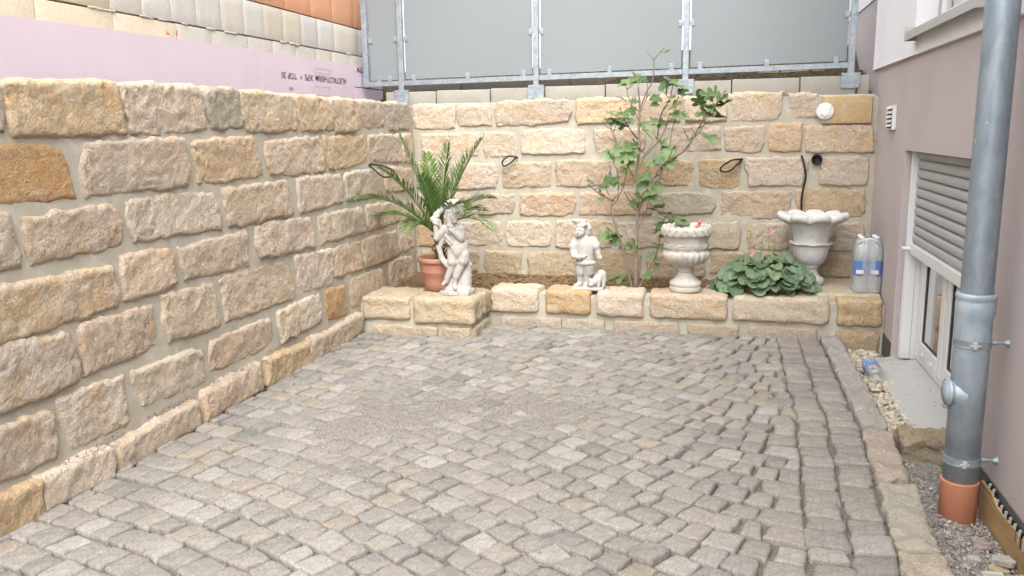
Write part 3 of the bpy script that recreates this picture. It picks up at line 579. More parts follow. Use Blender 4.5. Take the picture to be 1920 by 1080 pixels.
for col in range(2):
    y = .7 + random.random() * .05
    while y < YF - .02:
        hgt = random.uniform(.085, .15); y2 = min(y + hgt, YF)
        o1, o2 = (.0, .135) if col == 0 else (.135, .27)
        w0 = .012 * noise.noise(Vector((y * 9, col * 5, 1))); w1 = .012 * noise.noise(Vector((y2 * 9, col * 5, 1))); e0, e1 = (0, 1) if col == 0 else (1, 0)
        f0 = .012 * noise.noise(Vector((y * 9, 5 if col else 0, 1))) if col else 0; f1_ = .012 * noise.noise(Vector((y2 * 9, 5 if col else 0, 1))) if col else 0
        cells.append([[[kerb_x(y) - o2 + w0, y + random.gauss(0, .004)], [kerb_x(y) - o1 + f0, y + random.gauss(0, .004)], [kerb_x(y2) - o1 + f1_, y2], [kerb_x(y2) - o2 + w1, y2]], 1]); y = y2
CPAL = [S(176, 170, 161)] * 9 + [S(171, 166, 159)] * 6 + [S(182, 175, 164)] * 5 + [S(166, 160, 154)] * 3 + [S(190, 185, 177)] * 4 + [S(171, 166, 158)] * 2 + [S(182, 171, 156)] * 2
def visible_size(c):
    d = Vector((c[0], c[1], 0)) - Vector((0, 0, 1.35)); z = d.dot(fwd); 
    if z < .3: return 0
    u, v = d.dot(right) / z, d.dot(up) / z
    return 1 / z if abs(u) < .64 and abs(v) < .37 else .05 / z
made = []
for q, kind in cells:
    q = np.array(q)
    if kind == 0:
        xm = np.array([kerb_x(y) - .266 for y in q[:, 1]])
        if (q[:, 0] > xm).all() or (q[:, 0] < XL + .01).all(): continue
        q[:, 0] = np.minimum(q[:, 0], xm); q[:, 0] = np.maximum(q[:, 0], XL + .02)
    c = q.mean(0)
    lim = YBK - .005 if c[0] < -1.60 else YF - .005
    if c[1] > lim - .015 or c[1] < .75: continue
    q[:, 1] = np.minimum(q[:, 1], lim)
    ar = .5 * abs(sum(q[i, 0] * q[(i + 1) % 4, 1] - q[(i + 1) % 4, 0] * q[i, 1] for i in range(4)))
    if ar < .0022: continue
    e1, e2 = np.linalg.norm(q[1] - q[0]), np.linalg.norm(q[3] - q[0])
    if min(e1, e2, np.linalg.norm(q[2] - q[1]), np.linalg.norm(q[2] - q[3])) < .022: continue
    made.append((visible_size(c), q, c))
made.sort(key=lambda a: -a[0])
def cobble_mesh(q, c, n):
    q = q + np.array([[random.gauss(0, .007) for _ in range(2)] for _ in range(4)])
    gap = random.uniform(.003, .0062); L = np.linalg.norm(q - c, axis=1, keepdims=True); q = c + (q - c) * (1 - gap * 1.3 / L)
    k = random.uniform(.06, .26); zj = random.gauss(.0, .0026); tx_, ty_ = random.gauss(0, .020), random.gauss(0, .020)
    dome = random.uniform(.0, .003); sdv = Vector((random.random() * 70, random.random() * 70, 0))
    V = []; ax = np.linspace(-1, 1, n + 1); ax = .5 * ax + .5 * np.sin(ax * math.pi / 2)
    for b in ax:
        for a in ax:
            x = a * math.sqrt(1 - k * b * b / 2); y = b * math.sqrt(1 - k * a * a / 2); s, t = (x + 1) / 2, (y + 1) / 2
            p = (q[0] * (1 - s) + q[1] * s) * (1 - t) + (q[3] * (1 - s) + q[2] * s) * t
            e = max(abs(a), abs(b)); nz = noise.noise_vector(Vector((p[0] * 24, p[1] * 24, 0)) + sdv) * .65 + noise.noise_vector(Vector((p[0] * 62, p[1] * 62, 0)) + sdv) * .55
            z = zj + dome * (1 - e * e) - .008 * (e ** 16) + nz.z * .0050 + tx_ * (p[0] - c[0]) + ty_ * (p[1] - c[1])
            V.append((p[0] + nz.x * .010 * e, p[1] + nz.y * .010 * e, z))
    F = [(j * (n + 1) + i, j * (n + 1) + i + 1, (j + 1) * (n + 1) + i + 1, (j + 1) * (n + 1) + i) for j in range(n) for i in range(n)]
    ring = list(range(n + 1)) + [j * (n + 1) + n for j in range(1, n + 1)] + [n * (n + 1) + i for i in range(n - 1, -1, -1)] + [j * (n + 1) for j in range(n - 1, 0, -1)]
    n0 = len(V)
    for r_ in ring: V.append((c[0] + (V[r_][0] - c[0]) * .95, c[1] + (V[r_][1] - c[1]) * .95, -.05))
    m_ = len(ring); F += [(ring[i], n0 + i, n0 + (i + 1) % m_, ring[(i + 1) % m_]) for i in range(m_)]
    t = jit(random.choice(CPAL), .08, .008)
    if random.random() < .018: t = jit(S(152, 149, 142), .04, .004)
    return V, F, (*(x * .675 for x in t), 0)
rest = MB()
for i, (sz, q, c) in enumerate(made):
    v, f, t = cobble_mesh(q, c, 9 if i < 300 else 7)
    if i < 300: raw('cobble', v, f, 'cobble', pav, (c[0], c[1], 0), True, t)
    else: rest.add(v, f, t)
stuff(rest.build('cobble_field', 'cobble', pav, smooth=True))
print('cobbles', len(made))

# grit swept over part of the cobbles
GC = [(-1.57, 3.50, .26, 1.0), (-.87, 3.80, .22, .85), (-1.27, 3.80, .30, .62), (-.80, 4.16, .22, .35), (-1.60, 3.99, .26, .5), (-1.52, 3.04, .20, .5), (-1.60, 2.80, .15, .35), (-1.05, 3.55, .2, .45)]
def gmask(x, y):
    m_ = max(w * math.exp(-((x - a) ** 2 + (y - b) ** 2) / (2 * s * s)) for a, b, s, w in GC)
    return m_ * (1 + .55 * noise.noise(Vector((x * 5, y * 5, 7))) + .35 * noise.noise(Vector((x * 14, y * 14, 3))))
V, nx, ny = [], 130, 130
for j in range(ny + 1):
    for i in range(nx + 1):
        x = -2.36 + 2.1 * i / nx; y = 2.4 + 2.2 * j / ny
        V.append((x, y, -.020 + min(.027, .031 * gmask(x, y)) + .0022 * noise.noise(Vector((x * 90, y * 90, 0)))))
F = [(j * (nx + 1) + i, j * (nx + 1) + i + 1, (j + 1) * (nx + 1) + i + 1, (j + 1) * (nx + 1) + i) for j in range(ny) for i in range(nx)]
granular('grit_layer', S(112, 106, 101), S(172, 164, 157), S(146, 139, 132), 260., .7)
gr = raw('grit_layer', V, F, 'grit_layer', None, (-1.2, 3.5, 0), True); stuff(tag(gr, 'grey chippings swept over the middle of the cobbles', 'grit'))
gm = MB(); cnt = 0
def grain(mb, c, s_, col):
    d = [Vector((random.uniform(-1, 1), random.uniform(-1, 1), random.uniform(-.7, .7))).normalized() * s_ for _ in range(4)]
    mb.add([c + e for e in d], [(0, 1, 2), (0, 2, 3), (0, 3, 1), (1, 3, 2)], (*jit(col, .3), 0))
while cnt < 9000:
    x = random.uniform(-2.3, -.3); y = random.uniform(2.4, 4.6); mk = gmask(x, y)
    if random.random() > mk * 1.1 + .015: continue
    grain(gm, Vector((x, y, max(.006, -.020 + min(.027, .031 * mk)) + .0005)), random.uniform(.0018, .0048), S(144, 136, 130)); cnt += 1
for _ in range(3500):
    y = random.uniform(1.8, 5.5); x = random.choice([random.uniform(XL, .35), XL + .03 + abs(random.gauss(0, .05))])
    grain(gm, Vector((x, y, random.uniform(-.016, .006))), random.uniform(.0015, .004), S(140, 132, 125))
stuff(tag(gm.build('chippings', 'grain', origin=(-1.2, 3.5, 0)), 'loose stone chippings scattered over the cobbles', 'grit'))

# ------------------------------------------------------------------ kerb along the house side
kb = MB(); kb.box((.60, .6, -.30), (.735, YF, -.06))
kerb = struct(kb.build('kerb', 'gravel_bed', origin=(.7, 3, -.1)))
for (ya, yb, zt, t, wd) in ((4.77, 5.60, .016, S(164, 161, 156), .115), (3.89, 4.755, .016, S(160, 158, 154), .122), (3.30, 3.87, .004, S(168, 158, 144), .13), (2.74, 3.285, .000, S(168, 160, 148), .14), (2.16, 2.725, .002, S(172, 161, 143), .15), (1.5, 2.145, .0, S(184, 174, 160), .16), (.8, 1.485, .0, S(184, 174, 160), .16)):
    ym = (ya + yb) / 2; xi = kerb_x(ym) + .006
    v, f = rbox((0, 0, 0), (wd, yb - ya, .24), .018, (9, 34, 6), .020, 13, random.random() * 30)
    v = [Vector(p) + noise.noise_vector(Vector(p) * 42 + Vector((ya, 0, 0))) * .007 for p in v]
    v = [(p.x + xi + wd / 2 + (kerb_x(ym + p.y) - kerb_x(ym)), p.y + ym, p.z + zt - .12) for p in v]
    raw('kerb_stone', v, f, 'granite', kerb, (xi + wd / 2, ym, zt - .12), True, (*jit(t, .03), 0))

# drainage strip: bed, pebbles, crushed gravel
nx, ny, V = 18, 120, []
for j in range(ny + 1):
    for i in range(nx + 1):
        x = .72 + .30 * i / nx; y = .7 + 4.86 * j / ny
        z = (-.095 if y > 3.75 else -.105 - .04 * (x - .76) / .26) + .012 * noise.fractal(Vector((x * 14, y * 14, 0)), 1, 2, 3)
        V.append((x, y, z))
F = [(j * (nx + 1) + i, j * (nx + 1) + i + 1, (j + 1) * (nx + 1) + i + 1, (j + 1) * (nx + 1) + i) for j in range(ny) for i in range(nx)]
struct(raw('gravel_strip', V, F, 'gravel_bed', origin=(.87, 3, -.1), smooth=True))
pb = MB()
def ball(mb, c, r3, rot, t, n=7, m_=5):
    v = [(0, 0, 1)]; f = []
    for i in range(1, m_):
        a = math.pi * i / m_
        for j in range(n): v.append((math.sin(a) * math.cos(2 * math.pi * j / n), math.sin(a) * math.sin(2 * math.pi * j / n), math.cos(a)))
    v.append((0, 0, -1)); e = len(v) - 1
    for j in range(n): f.append((0, 1 + j, 1 + (j + 1) % n)); f.append((e, e - n + (j + 1) % n, e - n + j))
    for i in range(m_ - 2):
        for j in range(n): f.append((1 + i * n + j, 1 + (i + 1) * n + j, 1 + (i + 1) * n + (j + 1) % n, 1 + i * n + (j + 1) % n))
    cz, sz_ = math.cos(rot), math.sin(rot); w = []
    for p in v:
        x, y, z = p[0] * r3[0], p[1] * r3[1], p[2] * r3[2]; w.append((c[0] + x * cz - y * sz_, c[1] + x * sz_ + y * cz, c[2] + z))
    mb.add(w, f, t)
for _ in range(1150):
    y = random.uniform(3.93, 5.50); x = random.uniform(.755, .965); s_ = random.uniform(.009, .019)
    ball(pb, (x, y, -.085 + random.uniform(0, .032)), (s_ * random.uniform(1, 1.5), s_, s_ * random.uniform(.6, .85)), random.random() * 6, (*jit(random.choice([S(196, 184, 166), S(206, 197, 182), S(180, 168, 150), S(190, 176, 150)]), .08), 0))
stuff(tag(pb.build('pebbles', 'pebble', origin=(.87, 4.6, -.08), smooth=True), 'rounded beige pebbles between the kerb and the grey window sill', 'pebbles'))
gv = MB()
for _ in range(5200):
    y = random.uniform(1.6, 3.86); x = random.uniform(.765, 1.0); s_ = random.choice([.003, .004, .005, .006, .007, .010])
    z = -.105 - .04 * (x - .76) / .26 + .004
    c = Vector((x, y, z + random.uniform(-.002, .006)))
    d = [Vector((random.uniform(-1, 1), random.uniform(-1, 1), random.uniform(-.8, .8))).normalized() * s_ for _ in range(5)]
    gv.add([c + e for e in d], [(0, 1, 2), (0, 2, 3), (0, 3, 1), (1, 3, 4), (1, 4, 2), (2, 4, 3)], (*jit(S(176, 171, 164), .2), 0))
for (x, y, s_, t) in ((.93, 3.05, .030, S(160, 142, 140)), (.955, 2.93, .034, S(170, 164, 154)), (.93, 2.86, .028, S(176, 160, 128)), (.90, 2.80, .035, S(186, 182, 172)), (.965, 2.80, .03, S(150, 150, 138)), (.87, 2.93, .022, S(176, 170, 162)), (.96, 2.70, .035, S(178, 172, 164)), (.86, 2.72, .03, S(186, 180, 170))):
    v, f = rbox((x, y, -.115), (s_ * 2, s_ * 1.6, s_ * 1.1), s_ * .35, (1, 1, 1), s_ * .6, 30, x * 90); gv.add(v, f, (*t, 0))
stuff(tag(gv.build('crushed_gravel', 'grain', origin=(.87, 3, -.1)), 'grey crushed gravel and rubble around the foot of the downpipe', 'gravel'))

# ------------------------------------------------------------------ concrete edging on the back wall
ed = thing('concrete_edging', 'row of pale grey concrete kerb blocks on top of the back wall under the fence', 'edging', (-.8, 6.46, 1.55))
ex = [-2.652, -2.224, -1.779, -1.348, -.883, -.429, .036, .506, .885, .973]
for a, b in zip(ex[:-1], ex[1:]):
    zt = 1.657 + (((a + b) / 2 + 2.45) / 3.38) * .034
    block('kerb_block', ((a + b) / 2, 6.46, (1.545 + zt) / 2), (b - a - .008, .07, zt - 1.545), 'concrete', ed, .006, (6, 1, 2), .0025, 12)
rear = thing('garden_steps', 'pale concrete slab lying on the bank behind the concrete edging', 'slab', (-1.5, 7.1, 1.6))
for (a, b) in ((-3.0, -2.2), (-2.19, -1.25), (-1.24, -1.03)):
    block('slab', ((a + b) / 2, 7.05, 1.70), (b - a - .01, .1, .14), 'concrete_dark', rear, .006, (4, 1, 1), .004, 8)
rear = thing('garden_wall', 'low sandstone wall stub seen in the gap under the fence near the house', 'wall', (.5, 7.15, 1.6))
for (a, b, t) in ((.24, .40, S(206, 184, 150)), (.41, .63, S(208, 192, 164)), (.64, .74, S(198, 160, 112))):
    v, f = rbox(((a + b) / 2, 7.15, 1.70), (b - a, .12, .15), .015, (4, 2, 3), .012, 9, a * 40); raw('stone', v, f, 'sandstone', rear, ((a + b) / 2, 7.15, 1.70), True, (*t, .2))

# ------------------------------------------------------------------ steel fence
fn = thing('privacy_fence', 'galvanised steel fence with plain light grey panels standing on the back wall', 'fence', (-.95, 6.44, 1.6))
FY = 6.44
def rail_z(x): return 1.703 + (x + 2.8) * .0104
posts = [-2.812, -2.512, -1.414, -.294, .842]; FT = 2.75
for i, x in enumerate(posts):
    z0 = rail_z(x) - .004 if i == 0 else 1.665 + (x + 2.5) * .0102
    p = MB(); p.bbox((x - .022, FY - .022, z0), (x + .022, FY + .022, FT), .004); p.build('post', 'galvanised', fn, (x, FY, 2.0))
for a, b in zip(posts[:-1], posts[1:]):
    for zc, nm in ((0, 'bottom_rail'), (FT - 1.76, 'top_rail')):
        za, zb = rail_z(a) + .002 + zc, rail_z(b) + .002 + zc
        p = MB(); x0, x1 = a + .0225, b - .0225
        v = [(x0, FY - .018, za), (x1, FY - .018, zb), (x1, FY + .018, zb), (x0, FY + .018, za), (x0, FY - .018, za + .036), (x1, FY - .018, zb + .036), (x1, FY + .018, zb + .036), (x0, FY + .018, za + .036)]
        p.add(v, [(0, 3, 2, 1), (4, 5, 6, 7), (0, 1, 5, 4), (1, 2, 6, 5), (2, 3, 7, 6), (3, 0, 4, 7)]); p.build(nm, 'galvanised', fn, ((x0 + x1) / 2, FY, za))
    gapx = .010; x0, x1 = a + .0225 + gapx, b - .0225 - gapx; za, zb = rail_z(x0) + .050, rail_z(x1) + .050
    p = MB(); yA, yB2 = FY + .004, FY + .010
    v = [(x0, yA, za), (x1, yA, zb), (x1, yB2, zb), (x0, yB2, za), (x0, yA, FT - .06), (x1, yA, FT - .06), (x1, yB2, FT - .06), (x0, yB2, FT - .06)]
    p.add(v, [(0, 3, 2, 1), (4, 5, 6, 7), (0, 1, 5, 4), (1, 2, 6, 5), (2, 3, 7, 6), (3, 0, 4, 7)]); p.build('panel', 'fence_panel', fn, ((x0 + x1) / 2, FY, 2.2))
    spots = [(x0 + .07, rail_z(x0) + .038), (x1 - .07, rail_z(x1) + .038)] + ([((x0 + x1) / 2, rail_z((x0 + x1) / 2) + .038)] if x1 - x0 > .5 else [])
    for (cx_, cz_) in spots:
        p = MB(); p.bbox((cx_ - .016, FY - .003, cz_), (cx_ + .016, FY + .0035, cz_ + .045), .002); cp = p.build('clip', 'galvanised', fn, (cx_, FY, cz_))
        p = MB(); p.tube([(cx_, FY - .009, cz_ + .028), (cx_, FY - .002, cz_ + .028)], .005, 6); p.build('bolt', 'alu_grey', cp, (cx_, FY, cz_ + .028))
    for cz_ in (2.075, 2.5):
        for cx_ in (a + .040, b - .040):
            p = MB(); p.bbox((cx_ - .018, FY - .003, cz_ + .012 * cx_), (cx_ + .018, FY + .0035, cz_ + .042 + .012 * cx_), .002); cp = p.build('clip', 'galvanised', fn, (cx_, FY, cz_))
            p = MB(); p.tube([(cx_, FY - .009, cz_ + .021 + .012 * cx_), (cx_, FY - .002, cz_ + .021 + .012 * cx_)], .005, 6); p.build('bolt', 'alu_grey', cp, (cx_, FY, cz_))
for i, x in enumerate(posts[1:]):
    zt = 1.660 + (x + 2.5) * .0106
    p = MB(); p.bbox((x - .062, FY - .028, zt - .095), (x + .062, FY - .0225, zt + .012), .002); p.bbox((x - .05, FY - .022, zt + .0), (x + .05, FY + .06, zt + .008), .002)
    bp = p.build('base_plate', 'galvanised', fn, (x, FY, zt))
    for s_ in (-1, 1):
        p = MB(); p.tube([(x + s_ * .042, FY - .038, zt - .078), (x + s_ * .042, FY - .027, zt - .078)], .008, 8); p.build('bolt', 'alu_grey', bp, (x + s_ * .042, FY - .03, zt - .078))

# ------------------------------------------------------------------ neighbour's unfinished wall and the foam boards before it
nb = thing('block_wall', 'unfinished wall of cream and orange hollow blocks above the pink boards', 'wall', (-2.95, 4.5, 1.5))
XN = -2.944
p = MB(); p.box((XN - .36, .5, 1.4), (XN - .012, 6.95, 3.4)); p.build('core', 'concrete_dark', nb)
def brick(y0, y1, z0, z1, col, mat='brick', j=.004):
    c = (XN - .04, (y0 + y1) / 2, (z0 + z1) / 2); v, f = rbox(c, (.09, y1 - y0 - j, z1 - z0 - j), .0025, (1, 4, 3), .002, 12, random.random() * 50)
    raw('brick', v, f, mat, nb, c, True, (*jit(col, .04, .012), 0))
CB = [S(198, 192, 180), S(194, 190, 182), S(200, 196, 188), S(196, 187, 171)]
thin = [1.664, 2.184, 2.652, 3.193, 3.682, 4.181, 4.514, 4.909, 5.21, 5.522, 5.834, 6.094, 6.406, 6.812]
for i, (a, b) in enumerate(zip(thin[:-1], thin[1:])): brick(a, b, 1.61, 1.948 + .004 * (a - 3.6), S(202, 189, 166) if b < 4.25 else S(182, 177, 166))
big = [1.56, 2.08, 2.6, 3.12, 3.671, 3.91, 4.15, 4.378, 4.628, 4.878, 5.117, 5.366, 5.626, 5.876, 6.146, 6.594, 6.885]
for a, b in zip(big[:-1], big[1:]): brick(a, b, 1.953 + .004 * (a - 3.6), 2.174, S(202, 189, 164) if a < 3.65 else random.choice(CB))
org = [4.555, 4.898, 5.408, 5.782, 6.136, 6.521, 6.885]
for z0, z1 in ((2.178, 2.432), (2.436, 2.692)):
    for a, b in zip(org[:-1], org[1:]): brick(a, b, z0, z1, S(212, 158, 124), 'orange_brick')
    for a, b in zip(np.arange(1.5, 4.5, .48), np.arange(1.98, 4.9, .48)): brick(a, min(b, 4.55), z0, z1, S(210, 190, 158))
for _ in range(16):                                      # squeezed-out mortar on the bed joints
    y = random.uniform(3.0, 6.5); z = 1.951 + .004 * (y - 3.6)
    v, f = rbox((XN + .006, y, z), (.010, random.uniform(.04, .14), random.uniform(.006, .014)), .004, (1, 4, 1), .008, 16, y * 9)
    raw('mortar_smear', v, f, 'mortar', nb, (XN, y, z), True)
v, f = rbox((XN + .001, 4.139, 1.896), (.006, .10, .035), .002, (1, 3, 2), .006, 18, 2); raw('chip', v, f, 'orange_brick', nb, (XN, 4.139, 1.896), True, (*S(206, 140, 104), 0))

XP = -2.86
fb = thing('insulation_board', 'long pale pink foam insulation board with grey upside-down lettering', 'board', (XP, 4.0, 1.5))
def foam(name, y0, y1, z0, z1a, z1b, par, dx=0.):
    v = [(XP - .07, y0, z0), (XP + dx, y0, z0), (XP + dx, y1, z0), (XP - .07, y1, z0), (XP - .07, y0, z1a), (XP + dx, y0, z1a), (XP + dx, y1, z1b), (XP - .07, y1, z1b)]
    return raw(name, v, [(0, 3, 2, 1), (4, 5, 6, 7), (0, 1, 5, 4), (1, 2, 6, 5), (2, 3, 7, 6), (3, 0, 4, 7)], 'pink_foam', par, (XP, (y0 + y1) / 2, 1.7))
foam('panel', .8, 4.924, 1.51, 1.81, 1.863, fb); foam('panel', 4.9270000000000005, 6.297, 1.51, 1.863, 1.866, fb, .0012)
fb2 = thing('insulation_board', 'short pink foam offcut with upright lettering beside the fence post', 'board', (XP, 6.3, 1.5))
foam('panel', 6.302, 6.864, 1.704, 1.866, 1.868, fb2)
fb3 = thing('insulation_board', 'narrow pink foam strip under the dark slit beside the fence foot', 'board', (XP, 6.3, 1.5))
foam('panel', 6.307, 6.864, 1.51, 1.697, 1.693, fb3, .004)
def lettering(par, text, y, z, size, rot180, ysc=1.0):
    cu = bpy.data.curves.new('lettering', 'FONT'); cu.body = text; cu.size = size; cu.extrude = 0.0006; cu.offset = .0002
    t = bpy.data.objects.new('lettering', cu); COL.objects.link(t); dg = bpy.context.evaluated_depsgraph_get(); dg.update()
    me = bpy.data.meshes.new_from_object(t.evaluated_get(dg)); bpy.data.objects.remove(t)
    s_ = -1 if rot180 else 1
    V = [(XP + .0026, y + s_ * v.co.x * ysc, z + s_ * v.co.y) for v in me.vertices]; F = [tuple(q.vertices) for q in me.polygons]
    raw('lettering', V, F, 'ink', par, (XP, y, z))
lettering(fb, 'AUSTROTHERM', 6.152, 1.754, .060, True, 1.22)
lettering(fb, 'XPS', 5.6, 1.75, .060, True, 1.22)
lettering(fb, '®', 5.434, 1.737, .030, True, 1.0)
lettering(fb, 'TOP 30', 5.361, 1.747, .056, True, 1.15)
lettering(fb2, 'AUSTROTHERM', 6.349, 1.815, .066, False, 1.5)
def ink_lines(par, segs, w=.0016):
    p = MB()
    for (y0, z0, y1, z1) in segs:
        d = Vector((0, y1 - y0, z1 - z0)).normalized(); n_ = Vector((0, -d.z, d.y)) * w; a = Vector((XP + .0024, y0, z0)); b = Vector((XP + .0024, y1, z1))
        p.add([a - n_, b - n_, b + n_, a + n_], [(0, 1, 2, 3)])
    p.build('print_mark', 'ink', par, (XP, 5.5, 1.7))
def grid_mark(par, y0, y1, z0, z1, sh):
    segs = [(y0, z0, y1, z0), (y0 + sh, z1, y1 + sh, z1)] + [(y0 + (y1 - y0) * t, z0, y0 + (y1 - y0) * t + sh, z1) for t in (0, .34, .67, .87, 1)]
    ink_lines(par, segs)
grid_mark(fb, 5.619, 5.876, 1.770, 1.803, .03); grid_mark(fb, 5.571, 5.841, 1.612, 1.674, .04)
ink_lines(fb, [(5.242, 1.635 + .005 * i, 5.304, 1.635 + .005 * i) for i in range(5)])

# ------------------------------------------------------------------ house on the right
hs_ = thing('house', 'mauve and white rendered house wall with basement window and roller shutter', 'house', (1.2, 4.0, 0))
XR = 1.02; Y1, Y0 = 5.33, 3.95; ZL = 1.20
p = MB()
p.box((XR, Y1, -.32), (XR + .32, 14, 1.73)); p.box((XR, -2.5, -.32), (XR + .32, Y0, 1.73)); p.box((XR, Y0, ZL), (XR + .32, Y1, 1.73)); p.box((XR, Y0, -.32), (XR + .32, Y1, -.045))
p.box((XR, 6.53, 1.73), (XR + .32, 14, 2.232))
p.build('plinth_wall', 'mauve_render', hs_)
p = MB(); UY0, UY1, UZ = 3.86, 5.20, 1.845
p.box((XR - .018, -2.5, 1.732), (XR + .3, UY0, 4.5)); p.box((XR - .018, UY1, 1.732), (XR + .3, 6.527, 4.5)); p.box((XR - .018, UY0, 1.732), (XR + .3, UY1, UZ)); p.box((XR - .018, UY0, 3.3), (XR + .3, UY1, 4.5))
p.box((XR - .008, 6.53, 2.234), (XR + .3, 14, 4.5))
p.build('upper_wall', 'white_render', hs_)
p = MB(); p.bbox((XR - .024, -2.5, 1.722), (XR - .0005, 6.53, 1.7315), .003); p.build('drip_edge', 'white_plastic', hs_)
p = MB(); p.box((XR - .005, Y1 + .002, -.32), (XR - .0005, 14, .045)); p.box((XR - .005, -2.5, -.32), (XR - .0005, Y0 - .002, .022)); p.build('seal_strip', 'grey_seal', hs_)
p = MB(); p.box((XR + .32, -2.5, -.3), (XR + .34, 14, 4.5)); p.box((XR + .34, Y0 - .4, -.3), (XR + 1.6, Y0 - .38, 4.5)); p.box((XR + 1.6, -2.5, -.3), (XR + 1.62, 14, 4.5))
# basement window
wd = MB(); XW = 1.135
def bars(mb, x0, x1, rects):
    for (ya, yb, za, zb) in rects: mb.bbox((x0, ya, za), (x1, yb, zb), .004)
ZB = -.01
bars(wd, XW, XW + .07, [(5.17, 5.245, ZB, .70), (Y0 + .02, Y0 + .075, ZB, .70), (Y0 + .076, 5.169, ZB, ZB + .065)])
win = wd.build('window', 'white_plastic', hs_, (XW, 4.6, .3))
YM = 4.60
for (a, b) in ((YM + .012, 5.155), (Y0 + .09, YM - .012)):
    s_ = MB(); z0, z1 = ZB + .045, .76
    bars(s_, XW - .012, XW + .055, [(a, a + .075, z0, z1), (b - .075, b, z0, z1), (a + .0755, b - .0755, z0, z0 + .085)])
    s_.build('sash', 'white_plastic', win, (XW, (a + b) / 2, .3))
    s_ = MB(); bars(s_, XW - .004, XW + .002, [(a + .076, a + .084, z0 + .086, z1), (b - .084, b - .076, z0 + .086, z1), (a + .085, b - .085, z0 + .086, z0 + .094)]); s_.build('gasket', 'gasket_grey', win, (XW, (a + b) / 2, .3))
    s_ = MB(); s_.box((XW + .003, a + .078, z0 + .087), (XW + .008, b - .078, z1)); s_.build('pane', 'window_glass', win, (XW, (a + b) / 2, .3))
    cv, cf = [], []; n_ = 60
    for i in range(n_ + 1):
        y = a + (b - a) * i / n_
        for z in (.03, .8): cv.append((XW + .040 + .010 * math.sin(i * .9) + .006 * math.sin(i * 2.1), y, z))
    cf = [(2 * i, 2 * i + 2, 2 * i + 3, 2 * i + 1) for i in range(n_)]; raw('curtain', cv, cf, 'curtain', win, (XW + .1, (a + b) / 2, .4), True)
for y in (4.98, 4.78):
    s_ = MB(); s_.bbox((XW - .022, y - .02, ZB + .07), (XW - .0125, y + .02, ZB + .084), .003); s_.build('drain_cap', 'white_plastic', win, (XW, y, ZB))
rm = MB(); rm.box((XR + .26, Y0 - .3, -.1), (XR + .27, Y1 + .3, 1.3)); rm.build('room_back', 'room', win, (XR + .3, 4.6, .5))
gd = MB(); gd.bbox((XR + .035, 5.262, ZB - .02), (XR + .090, 5.272, ZL - .003), .002); gd.bbox((XR + .035, 5.302, ZB - .02), (XR + .090, 5.312, ZL - .003), .002); gd.bbox((XR + .091, 5.250, ZB - .02), (XR + .150, 5.325, ZL - .003), .002)
gd.build('guide_rail', 'white_plastic', hs_, (XR + .07, 5.29, .6))
gd = MB(); gd.box((XR + .050, 5.2725, ZB), (XR + .089, 5.3015, ZL - .01)); gd.build('guide_brush', 'alu_grey', hs_, (XR + .07, 5.29, .6))
sh = MB(); sh.box((XR + .080, Y0 - .02, .66), (XR + .085, 5.2615, ZL - .004)); sho = sh.build('roller_shutter', 'slat_grey', hs_, (XR + .08, 4.6, .9))
zs = .668; i = 0
while zs < ZL - .01:
    h_ = .0535; V = []; n_ = 9
    prof = [(-.000 if t in (0, n_ - 1) else -.0085 * math.sin(math.pi * t / (n_ - 1)) ** .6, h_ * t / (n_ - 1)) for t in range(n_)]
    for (dx, dz) in prof:
        for y in (Y0 - .02, 5.2615): V.append((XR + .067 + dx + (.010 if dx == 0 else 0), y, min(zs + dz * .965, ZL - .006)))
    F = [(2 * t, 2 * t + 2, 2 * t + 3, 2 * t + 1) for t in range(n_ - 1)]
    raw('slat', V, F, 'slat_grey', sho, (XR + .085, 4.6, zs), True); zs += h_; i += 1
eb = MB(); eb.bbox((XR + .045, Y0 - .02, .606), (XR + .079, 5.2615, .6665), .004); eb.build('end_bar', 'white_plastic', sho, (XR + .08, 4.6, .63))
eb = MB(); eb.tube([(XR + .044, 5.235, .637), (XR + .008, 5.235, .637)], .011, 10); eb.tube([(XR + .008, 5.235, .637), (XR + .002, 5.235, .637)], .014, 10); eb.build('stop_knob', 'white_plastic', sho, (XR + .05, 5.235, .637), smooth=False)
# metal sill of the basement window
sb = MB()
V = [(.905, 5.20, -.052), (XW + .02, 5.20, -.012), (XW + .02, Y0 - .02, -.012), (.880, Y0 - .02, -.052)]
V += [(x, y, z - .006) for x, y, z in V]; V += [(.905, 5.20, -.098), (.880, Y0 - .02, -.098), (.911, 5.20, -.098), (.886, Y0 - .02, -.098)]
sb.add(V, [(0, 3, 2, 1), (4, 5, 6, 7), (0, 8, 9, 3), (10, 4, 7, 11), (0, 1, 5, 4), (8, 0, 4, 10), (3, 9, 11, 7), (2, 3, 7, 6), (8, 10, 11, 9), (1, 2, 6, 5)])
sil = sb.build('window_sill', 'sill_grey', hs_, (1.0, 4.6, -.04), fix=True)
sb = MB(); V = [(.903, 5.2005, -.056), (XR - .006, 5.2005, -.034), (XR - .006, 5.218, -.034), (.903, 5.218, -.056)]; V += [(x, y, z + .026) for x, y, z in V]
sb.add(V, [(0, 3, 2, 1), (4, 5, 6, 7), (0, 1, 5, 4), (1, 2, 6, 5), (2, 3, 7, 6), (3, 0, 4, 7)]); sb.build('sill_end', 'sill_grey', sil, (.96, 5.21, -.03))
sb = MB()
for _ in range(24):
    x = random.uniform(.92, 1.09); y = random.uniform(4.0, 5.18); z = -.052 + (x - .9) / (XW + .02 - .9) * .040 + .0005; s_ = random.uniform(.0015, .004)
    sb.box((x, y, z), (x + s_ * 1.6, y + s_, z + s_ * .6))
stuff(sb.build('dirt_crumb', 'dark_soil', sil, (1, 4.6, -.03)))
